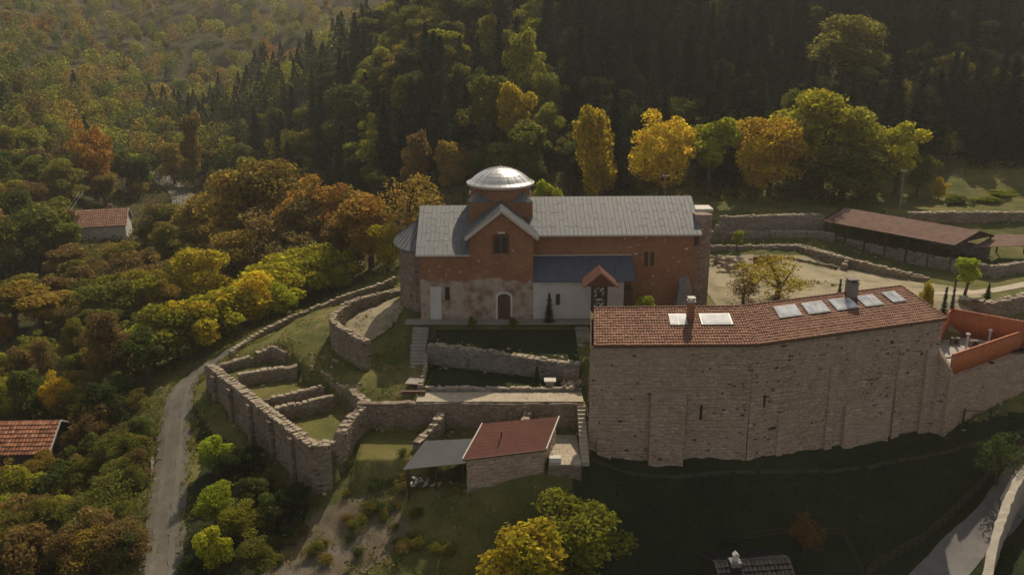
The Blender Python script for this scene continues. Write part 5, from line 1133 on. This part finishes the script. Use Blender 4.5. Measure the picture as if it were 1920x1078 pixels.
# walnut group left of the church
G2 = 'brown walnut trees left of the church'
for px, pb, pt, wd, k, c, lb in [(440, 500, 318, 180, B, 'amber', 'tall amber walnut tree at the left of the group'), (520, 480, 302, 210, B, 'ochre', 'tallest brown yellow walnut tree in the group'), (478, 535, 385, 190, S_, 'brown', 'thin brown walnut tree in front of the tallest one'),
        (605, 480, 326, 180, B, 'amber', 'amber walnut tree right of the tallest one'), (690, 505, 358, 170, B, 'amber', 'amber walnut tree nearest the church apse'), (765, 480, 318, 165, S_, 'ochre', 'thin ochre walnut tree right behind the church apse'),
        (640, 510, 405, 140, B, 'brown', 'low brown walnut tree between the hedge and the apse'), (725, 510, 415, 100, B, 'gold', 'small golden walnut tree against the church apse'), (358, 490, 368, 150, B, 'ochre', 'ochre tree at the left edge of the walnut group'),
        (318, 510, 415, 130, B, 'olive', 'dull olive tree right of the distant house'), (362, 585, 455, 150, B, 'gold', 'golden brown tree left of the yellow hedge'), (235, 565, 465, 140, B, 'brown', 'brown tree below the distant house'), (560, 530, 430, 140, S_, 'brown', 'bare brown tree behind the yellow hedge'),
        (300, 565, 478, 120, S_, 'ochre', 'thin ochre tree left of the golden brown tree'), (425, 550, 432, 140, B, 'ochre', 'ochre tree behind the left part of the hedge'), (555, 500, 370, 140, B, 'brown', 'brown walnut tree between the two tallest ones'), (645, 470, 345, 120, S_, 'ochre', 'thin ochre walnut tree behind the amber ones')]:
    handb(px, pb, pt, wd, k, c, lb, group=G2)
# yellow hedge
G3 = 'yellow green hedge trees along the boundary wall'
for px, pb, pt, wd, c, lb in [(600, 548, 462, 170, 'hedge', 'bright yellow green hedge tree nearest the apse ruin'), (550, 568, 478, 180, 'hedge', 'bright hedge tree second from the apse ruin'), (500, 590, 498, 170, 'hedge', 'yellow green hedge tree in the middle of the hedge'), (455, 610, 516, 165, 'yellow', 'yellow hedge tree left of the hedge middle'),
        (410, 634, 535, 155, 'hedge', 'hedge tree near the bend of the track'), (368, 655, 558, 150, 'yellow', 'yellow hedge tree above the track bend'), (325, 676, 572, 160, 'ygreen', 'yellow green tree above the bend of the track'), (278, 694, 592, 150, 'ygreen', 'yellow green tree left of the track bend'),
        (630, 545, 500, 70, 'hedge', 'low bright shrub at the hedge end by the apse ruin'), (525, 592, 530, 80, 'hedge', 'low bright shrub in front of the hedge middle')]:
    handb(px, pb, pt, wd, SHR, c, lb, 'hedge_tree', 'tree', G3, 1.5)
# left side below the field
G4 = 'trees between the track and the barn'
for px, py, wd, y, k, c, lb in [(195, 575, 140, 2, B, 'brown', 'broad brown tree above the bend of the track at left'), (265, 610, 80, 0, T, 'green', 'green tree right beside the broad brown one'), (75, 640, 60, 6, B, 'brown', 'small brown tree above the barn roof'),
                               (40, 690, 110, -4, B, 'green', 'green tree behind the barn roof at far left'), (100, 695, 70, -4, B, 'gold', 'golden tree behind the right corner of the barn'), (180, 720, 130, -8, B, 'dgreen', 'dark green tree between the barn and the track'),
                               (255, 730, 70, -5, S_, 'olive', 'thin olive shrub beside the edging wall of the track'), (215, 800, 120, -14, S_, 'olive', 'climber covered olive tree left of the track'), (80, 850, 100, -15, B, 'ochre', 'ochre tree in front of the barn roof'),
                               (30, 880, 110, -17, B, 'olive', 'dark olive tree at the left edge below the barn'), (140, 900, 120, -19, B, 'olive', 'olive tree in the lower left corner thicket'), (225, 900, 110, -21, B, 'green', 'green tree beside the lower part of the track'),
                               (60, 980, 150, -25, B, 'olive', 'big olive tree in the bottom left corner'), (190, 1010, 130, -27, B, 'olive', 'olive tree at the bottom left beside the track'), (10, 700, 60, -2, B, 'ygreen', 'yellow green tree at the left picture edge behind the barn'),
                               (250, 830, 70, -13, SHR, 'olive', 'olive shrub mass hanging over the edging wall'), (5, 590, 60, 20, B, 'orange', 'orange tree at the left edge below the field'), (130, 600, 70, 12, B, 'olive', 'olive tree at the lower end of the field')]:
    hand(px, py, wd, y, k, c, lb, group=G4)
for k in range(150):
    px, py = random.uniform(-20, 285), random.uniform(660, 1130); p = at(px, py, -9.5 - (py - 650) / 75); x, y = p[0], p[1]
    if np.min([np.hypot(x - q[0], y - q[1]) for q in ROAD]) < 3.2 or px > 290 - max(0, 700 - py): continue
    if -10 < px < 125 and 770 < py < 905 or any(math.hypot(x - h[0], y - h[1]) < .6 for h in HAND): continue
    H = random.uniform(1.8, 5.2); c = random.choice(['olive', 'olive', 'green', 'brown', 'ochre', 'ygreen', 'brown', 'olive'])
    HAND.append((x, y, 0, H, 1.0)); mark(tree('thicket_bush', f'{c} thicket bush', 'bush', x, y, tz(x, y) - .2, H, H * random.uniform(.9, 1.5), random.choice(B + S_ + SHR), c, 'thicket bushes left of the track'), f'{CN[c]} thicket bush ' + ('beside the upper part of the track' if px > 200 and py < 850 else 'beside the lower part of the track' if px > 170 else 'near the barn' if py < 900 else 'in the bottom left corner'))
for k in range(120):
    px, py = random.uniform(130, 745), random.uniform(400, 660); x, y = at(px, py, -6)[:2]
    for _ in range(3): x, y = at(px, py, tz(x, y))[:2]
    if py > 655 - (px - 420) * .42 - 40 or y > 48: continue
    if np.min([np.hypot(x - q[0], y - q[1]) for q in ROAD]) < 3.0 or (135 < px < 275 and py < 525) or (px < 170 and 480 < py < 600): continue
    H = random.uniform(1.6, 4.5); c = random.choice(['olive', 'ochre', 'brown', 'olive', 'ochre', 'brown', 'ygreen'])
    mark(tree('thicket_bush', 'bush', 'bush', x, y, tz(x, y) - .2, H, H * random.uniform(1.0, 1.7), random.choice(SHR + S_), c, 'thicket bushes under the walnut trees'), f'{CN[c]} thicket bush ' + ('under the walnut trees' if px > 440 and py < 520 else 'behind the yellow hedge' if px > 380 else 'above the bend of the track' if py > 540 else 'below the distant house'))
# bright bushes below the ruin
G5 = 'bright green bushes below the ruin wall'
for px, pb, py, wd, c, lb in [(393, 885, 815, 85, 'lime', 'bright green bush highest beside the shaded track'), (395, 990, 905, 100, 'lime', 'bright green bush in the middle below the ruin wall'), (468, 950, 890, 80, 'green', 'green bush close under the ruin wall'), (388, 1070, 985, 90, 'lime', 'bright green bush lowest beside the track'),
                            (445, 1015, 945, 100, 'ygreen', 'yellow green bush right of the bright bushes'), (510, 975, 925, 80, 'green', 'low green bush left of the earth bank'), (425, 900, 850, 80, 'dgreen', 'dark bush in the shade under the ruin wall'), (480, 1075, 1010, 100, 'olive', 'olive bush at the bottom beside the bare bank'), (365, 1085, 1040, 80, 'dgreen', 'dark bush at the bottom edge by the track'),
                            (455, 880, 830, 70, 'dgreen', 'dark bush against the middle of the ruin wall'), (550, 960, 905, 80, 'dgreen', 'dark bush before the corner of the ruin wall')]:
    handb(px, pb, py, wd, random.choice([SHR, B]), c, lb, 'bush', 'bush', G5, .9)
# foreground trees at the bottom
hand(1092, 928, 225, -33, B, 'ygreen', 'large olive gold tree at the bottom, below the platform')
hand(985, 968, 260, -36, B, 'gold', 'golden tree at the bottom, left of the olive one')
hand(1515, 962, 78, -30, S_, 'rust', 'small rust orange tree in the dark garden at the bottom right', minh=1.5)
hand(1885, 805, 110, -20.5, S_, 'green', 'straggly green shrub above the lower road at the right', minh=1.5)
# yard plants
hand(1462, 480, 175, 3, S_, 'gold', 'thin golden bare branched tree in the sandy yard')
hand(1400, 500, 90, 1.5, S_, 'brown', 'almost bare brown tree beside the golden yard tree')
hand(1820, 476, 62, 5, T, 'lime', 'lime green young tree in front of the long shelter')
hand(1385, 430, 30, 25, T, 'lime', 'tiny yellow green tree against the lower back wall')
hand(1577, 523, 18, 1, T_CYP, 'dgreen', 'small dark cypress behind the tile roof ridge', 'cypress', 'tree', minh=1)
hand(1745, 527, 38, -2, SHR, 'gold', 'golden bush at the end of the tile roof', 'bush', 'bush', minh=1)
hand(1776, 538, 26, -3, T_CYP, 'dgreen', 'dark columnar evergreen beside the golden bush', 'cypress', 'tree', minh=1)
hand(1793, 525, 16, -2, T_CYP, 'con', 'thin dark evergreen right of the columnar one', 'cypress', 'tree', minh=1)
hand(1856, 530, 16, 4, T_CYP, 'dgreen', 'thin little evergreen right of the lime green tree', 'cypress', 'tree', minh=1)
hand(1213, 548, 55, -6, SHR, 'lime', 'bright lime bush between belfry and tile roof', 'bush', 'bush', minh=1)
hand(1007, 686, 24, -14, T_CYP, 'dgreen', 'round dark green shrub on the lower lawn', 'shrub', 'bush', minh=1).scale[0] *= 1.0
hand(1030, 550, 26, -3.6, T_CYP, 'con', 'dark slender cypress against the white annex wall', 'cypress', 'tree', minh=1)
for i, (px, wd) in enumerate([(885, 22), (963, 24)]):
    hand(px, 593, wd, -4.4, SHR, 'olive', ['small olive bush before the church wall, left of the door', 'small olive bush before the church wall, right of the door'][i], 'bush', 'bush', minh=.6)
for i, (px, py, wd, y, c) in enumerate([(1420, 480, 34, 20, 'rust'), (1445, 478, 30, 20.5, 'rust'), (1800, 365, 60, 40, 'olive'), (1850, 372, 70, 40, 'ygreen'), (1765, 335, 40, 44, 'gold'), (1880, 360, 70, 42, 'ygreen')]):
    hand(px, py, wd, y, SHR, c, ['rust red shrub at the back of the sandy yard', 'second rust red shrub at the back of the yard, to the right', 'olive shrub at the left end of the bright clearing', 'yellow green shrub in the middle of the bright clearing', 'golden shrub above the bright clearing', 'yellow green shrub at the right edge of the clearing'][i], 'shrub', 'bush', minh=.8)
# scrub on the front bank
for i in range(70):
    px, py = random.uniform(480, 860), random.uniform(900, 1060); p = at(px, py, -9.5 - (py - 900) / 80); k = random.uniform(.4, 1.1)
    if 850 < px < 1100 and py < 940: continue
    c = random.choice(['olive', 'olive', 'green', 'brown', 'ochre']); mark(tree('scrub_bush', 'scrub', 'bush', p[0], p[1], tz(p[0], p[1]) - .1, k, k * random.uniform(1.8, 3.2), random.choice(T_SCRUB), c, 'scrub bushes on the front bank'), f'low {CN[c]} scrub bush on the ' + ('upper' if py < 970 else 'lower') + ' front bank')

# ------------------------------------------------------------------ forest
hx_ = np.array([h[0] for h in HAND]); hy_ = np.array([h[1] for h in HAND]); hw_ = np.array([h[4] for h in HAND])
cand = []
def spec(x, y):
    n1 = math.sin(x * .09 + y * .05) + math.sin(x * .043 - y * .08 + 2); r_ = random.random(); n2 = random.random()
    edge = float(np.interp(x, EX, EYv))
    if x < -95 - .2 * (y - 60) or (y - edge) < -6 or (x < -30 and y > 235):                       # the far valley side: broadleaf, autumn colours
        if r_ < .02: return 'c', 'con2'
        red = math.sin(x * .06 + 1.2) + math.sin(y * .045)
        if red > 1.2 and n2 < .5: return 'b', random.choice(['orange', 'rust', 'ochre'])
        return 'b', random.choice(['ochre', 'olive', 'ygreen', 'olive', 'brown', 'green', 'ochre', 'olive', 'green'])
    pc = .80 if x > 14 else (.34 if x > -45 else .40)
    if y - edge < 9: pc -= .25
    if r_ < pc + n1 * .12: return 'c', 'con' if n2 < .75 else 'con2'
    if x > 8: return 'b', random.choice(['dgreen', 'dgreen', 'dgreen', 'green', 'dgreen', 'olive'])
    return 'b', random.choice(['olive', 'ygreen', 'green', 'olive', 'dgreen', 'ygreen', 'olive', 'green', 'ochre', 'dgreen'])
def addc(x, y):
    px, py = proj(x, y, tz(x, y) + 5)
    if px < -60 or px > 1980 or py < -90 or py > 1150: return
    if np.any(np.hypot(hx_ - x, hy_ - y) < hw_ * .42 + 1.2): return
    k, c = spec(x, y)
    if k == 'c': H = random.uniform(9, 18); Wd = H * random.uniform(.44, .62)
    else: H = random.uniform(6, 13); Wd = H * random.uniform(.7, 1.0)
    if y > 215 or x < -95 - .2 * (y - 60): H *= .95; Wd *= 1.0
    cand.append((math.hypot(x, y - CAMY), x, y, k, c, H, Wd))
yy = 38.0
while yy < 560:
    sp = 5.2 if yy < 120 else (5.8 if yy < 230 else 9.0 + (yy - 230) * .014); half = (yy + 98) * .62 + 12; xx = -half
    while xx < half:
        x, y = xx + random.uniform(-.42, .42) * sp, yy + random.uniform(-.42, .42) * sp; edge = float(np.interp(x, EX, EYv))
        ok = y > edge + 3 or x < -62 - max(0, 90 - y) * .8 or y > 215
        if ok and -108 < x < -72 and 70 < y < 150 and y < edge - 4: ok = random.random() < .25     # keep the valley floor and its road half open
        if ok and x > 62 and y < 56: ok = False                                                    # bright clearing
        if ok: addc(x, y)
        xx += sp
    yy += sp
# orchard and field at left: scattered
for k in range(180):
    y = random.uniform(18, 115); x = random.uniform(-(y + 98) * .62, -42 - y * .28); 
    px, py = proj(x, y, -12)
    if 300 < px < 360 and 330 < py < 420 or (-30 < px < 110 and 500 < py < 610) or (150 < px < 260 and 380 < py < 470) : continue
    if y < float(np.interp(x, EX, EYv)) and not np.any(np.hypot(hx_ - x, hy_ - y) < hw_ * .42 + 1.0):
        H = random.uniform(4, 9); cand.append((math.hypot(x, y - CAMY), x, y, 'b', random.choice(['olive', 'ygreen', 'brown', 'ochre', 'olive', 'brown']), H, H * random.uniform(.9, 1.3)))
cand.sort(); buf = np.full(260, 2000.0); nvis = {'b': 0, 'c': 0}; stuffC = []
COLS = [(110, 'by the left edge'), (250, 'above the distant house'), (380, 'above the far road'), (500, 'above the tallest walnut'), (620, 'above the hedge end'), (740, 'above the apse walnuts'), (870, 'above the choir roof'), (1000, 'above the dome'),
        (1130, 'above the left nave roof'), (1260, 'above the right nave roof'), (1400, 'above the church end'), (1540, 'left of the huge tree'), (1680, 'around the huge tree'), (1800, 'above the clearing'), (9999, 'by the right edge')]
def sector(px, py, H):
    r_ = 'topmost' if py < 40 else 'high' if py < 110 else 'halfway' if py < 200 else 'low' if py < 330 else 'valley'
    return r_, next(t for lim, t in COLS if px < lim)
for d_, x, y, k, c, H, Wd in cand:
    z = tz(x, y); pxt, pyt = proj(x, y, z + H); hw = Wd / 2 * FOC / max(d_, 20); i0, i1 = int((pxt - hw * .7) / 8) + 10, int((pxt + hw * .7) / 8) + 10
    i0, i1 = max(0, i0), min(259, i1)
    if i1 < i0: continue
    _, pyb = proj(x, y, z); seg = buf[i0:i1 + 1]
    if not np.any(seg > pyt + 3): continue
    hwp = hw * 1.05
    if d_ < 222 and pxt + hwp > 152 and pxt - hwp < 245 and pyt < 446 and pyb > 385: continue
    if d_ < 235 and pxt + hwp > 285 and pxt - hwp < 348 and pyt < 378 and pyb > 345: continue
    cut = pyt + (pyb - pyt) * (.35 if k == 'c' else .22); buf[i0:i1 + 1] = np.minimum(seg, cut)
    if nvis[k] < 300:
        nvis[k] += 1; sc_ = sector(pxt, pyt, H); sz_ = ('tall ' if H > 16.5 else 'short ' if H < 13.5 else '') if k == 'c' else ('big ' if Wd > 8.5 else 'small ' if Wd < 6 else '')
        if k == 'c': mark(tree('conifer', 'conifer', 'conifer', x, y, z, H, Wd, random.choice(C_), c, 'conifers of the forest'), f'{sz_}{CN[c]} {sc_[0]} conifer {sc_[1]}')
        else: mark(tree('broadleaf_tree', 'tree', 'tree', x, y, z, H, Wd, random.choice(B + T if d_ < 260 else B), c, 'broadleaf trees of the forest'), f'{sz_}{CN[c]} {sc_[0]} tree {sc_[1]}')
    else: stuffC.append((x, y, z, H, Wd, k, c))
print('forest individuals', nvis, 'stuff', len(stuffC))
finish_marks()
# the rest of the far wood, too small to pick apart: real leaf clumps, one mass for each colour
byc = {}
for t in stuffC: byc.setdefault(t[6], []).append(t)
for c, L_ in byc.items():
    Cs, Ns, Ss = [], [], []; r_ = np.random.default_rng(len(L_))
    for (x, y, z, H, Wd, k, _) in L_:
        n = 520; d = nrmz(r_.normal(size=(n, 3)) + np.array((0, 0, .3)))
        if k == 'c':
            t = r_.uniform(0, 1, n) ** 1.3; a = r_.uniform(0, 6.283, n); rr = (1 - t) * Wd / 2 * r_.uniform(.6, 1.05, n); p = np.stack([x + rr * np.cos(a), y + rr * np.sin(a), z + H * (.1 + .9 * t)], 1)
        else:
            nb = 7; bc = nrmz(r_.normal(size=(nb, 3))) * np.array((Wd * .2, Wd * .2, H * .18)) + np.array((x, y, z + H * .55)); kk = r_.integers(0, nb, n); p = bc[kk] + d * np.array((Wd * .25, Wd * .25, H * .26))
        Cs.append(p); Ns.append(nrmz(d + r_.normal(scale=.4, size=(n, 3)))); Ss.append(r_.uniform(.22, .46, n))
    V, Q = leaf_quads(np.concatenate(Cs), np.concatenate(Ns), np.concatenate(Ss), r_)
    o = link('far_wood', mesh_np('far_wood', V, Q), M['leaf_far']); o.color = (*PAL[c], 1); tag(o, f'{CN[c]} trees of the far wood on the distant hillside', 'wood', kind='stuff')
# undergrowth and rough grass
def cover(name, label, pts, colour, blades, size, spread, up=.5):
    r_ = np.random.default_rng(len(pts)); P_ = np.repeat(np.array(pts), blades, 0); n = len(P_)
    P_ = P_ + np.stack([r_.normal(scale=spread, size=n), r_.normal(scale=spread, size=n), np.abs(r_.normal(scale=up, size=n))], 1)
    V, Q = leaf_quads(P_, nrmz(r_.normal(size=(n, 3)) + np.array((0, 0, .2))), r_.uniform(.5, 1.3, n) * size, r_)
    o = link(name, mesh_np(name, V, Q), M['tuft']); o.color = (*PAL[colour], 1); return tag(o, label, 'ground cover', kind='stuff')
pts = {'dgreen': [], 'olive': [], 'brown': []}
for k in range(9000):
    y = random.uniform(30, 170); x = random.uniform(-(y + 98) * .6, (y + 98) * .6)
    if y < float(np.interp(x, EX, EYv)) - 1 and x > -40: continue
    if x > 60 and y < 54: continue
    px, py = proj(x, y, tz(x, y) if k % 3 == 0 or y < 60 else -5)
    pts[random.choice(['dgreen', 'olive', 'brown'])].append((x, y, tz(x, y)))
for c, p in pts.items(): cover('undergrowth', f'{CN[c]} undergrowth on the forest floor', p, c, 12, .24, .8, .6)
CL = {'olive': [], 'ygreen': [], 'brown': []}
roadc = np.array([p for p in catmull([np.array(q) for q in ROAD], 8)])
broadc = np.array([p for p in catmull([np.array(q) for q in BROAD], 8)])
allflat = [p for p, _ in LV] + [BW, [(6.6, -20.5), (44, -13.5), (60, -9), (60, -22), (30, -44), (2, -44), (5.5, -28.5)], [(2.8, -29), (6.8, -29), (6.8, -20), (2.8, -20)], [(24, -9), (62, -9), (62, 25), (24, 25)]]
for k in range(26000):
    x = random.uniform(-62, 60); y = random.uniform(-50, 36); xa, ya = np.array([x]), np.array([y])
    if any(inpoly(xa, ya, p)[0] for p in allflat): continue
    if np.min(np.hypot(roadc[:, 0] - x, roadc[:, 1] - y)) < 2.3 or np.min(np.hypot(broadc[:, 0] - x, broadc[:, 1] - y)) < 2.4: continue
    if math.sin(x * .9) + math.sin(y * .8 + x * .3) + random.uniform(-1.2, 1.2) < .1: continue
    CL[random.choice(['olive', 'ygreen', 'brown', 'olive'])].append((x, y, tz(x, y) + .02))
for c, p in CL.items(): cover('rough_grass', f'{CN[c]} rough grass and weeds on the banks', p, c, 6, .12, .22, .14)

for c, k in (('olive', 0), ('green', 1)): cover('wall_weeds', f'{CN[c]} weeds along the feet of the stone walls', WEEDS[k::2], c, 7, .13, .2, .16)
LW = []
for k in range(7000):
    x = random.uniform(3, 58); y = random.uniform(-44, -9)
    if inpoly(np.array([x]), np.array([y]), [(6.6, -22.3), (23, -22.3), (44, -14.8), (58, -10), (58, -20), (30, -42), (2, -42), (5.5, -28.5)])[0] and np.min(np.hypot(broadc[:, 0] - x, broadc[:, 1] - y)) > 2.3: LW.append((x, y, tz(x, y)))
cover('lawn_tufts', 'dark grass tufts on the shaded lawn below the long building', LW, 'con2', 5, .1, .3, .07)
TM = []
for k in range(500):
    i = random.randrange(2, len(roadc) - 1); d = roadc[i] - roadc[i - 1]; d /= np.linalg.norm(d); sgn = random.choice([1, -1]); o_ = sgn * random.uniform(1.5, 2.2) + random.gauss(0, .12); q = roadc[i - 1] + (roadc[i] - roadc[i - 1]) * random.random() + np.array((-d[1], d[0])) * o_; TM.append((q[0], q[1], tz(*q) + .08))
cover('track_grass', 'grass tufts on the verges and middle of the gravel track', TM, 'olive', 6, .1, .15, .07)
# ------------------------------------------------------------------ haze
hz = MB().box(-560, 560, -170, 820, -60, 230).build('haze', None); hz['kind'] = 'stuff'; hz['label'] = 'thin pale valley haze in the air'; hz['category'] = 'haze'
m = bpy.data.materials.new('haze'); m.use_nodes = True; nt = m.node_tree; nt.nodes.remove(nt.nodes['Principled BSDF'])
pv = nt.nodes.new('ShaderNodeVolumePrincipled'); pv.inputs['Density'].default_value = .0002; pv.inputs['Color'].default_value = (.96, .92, .85, 1); pv.inputs['Anisotropy'].default_value = .3
nt.links.new(pv.outputs[0], nt.nodes['Material Output'].inputs['Volume']); hz.data.materials.append(m)
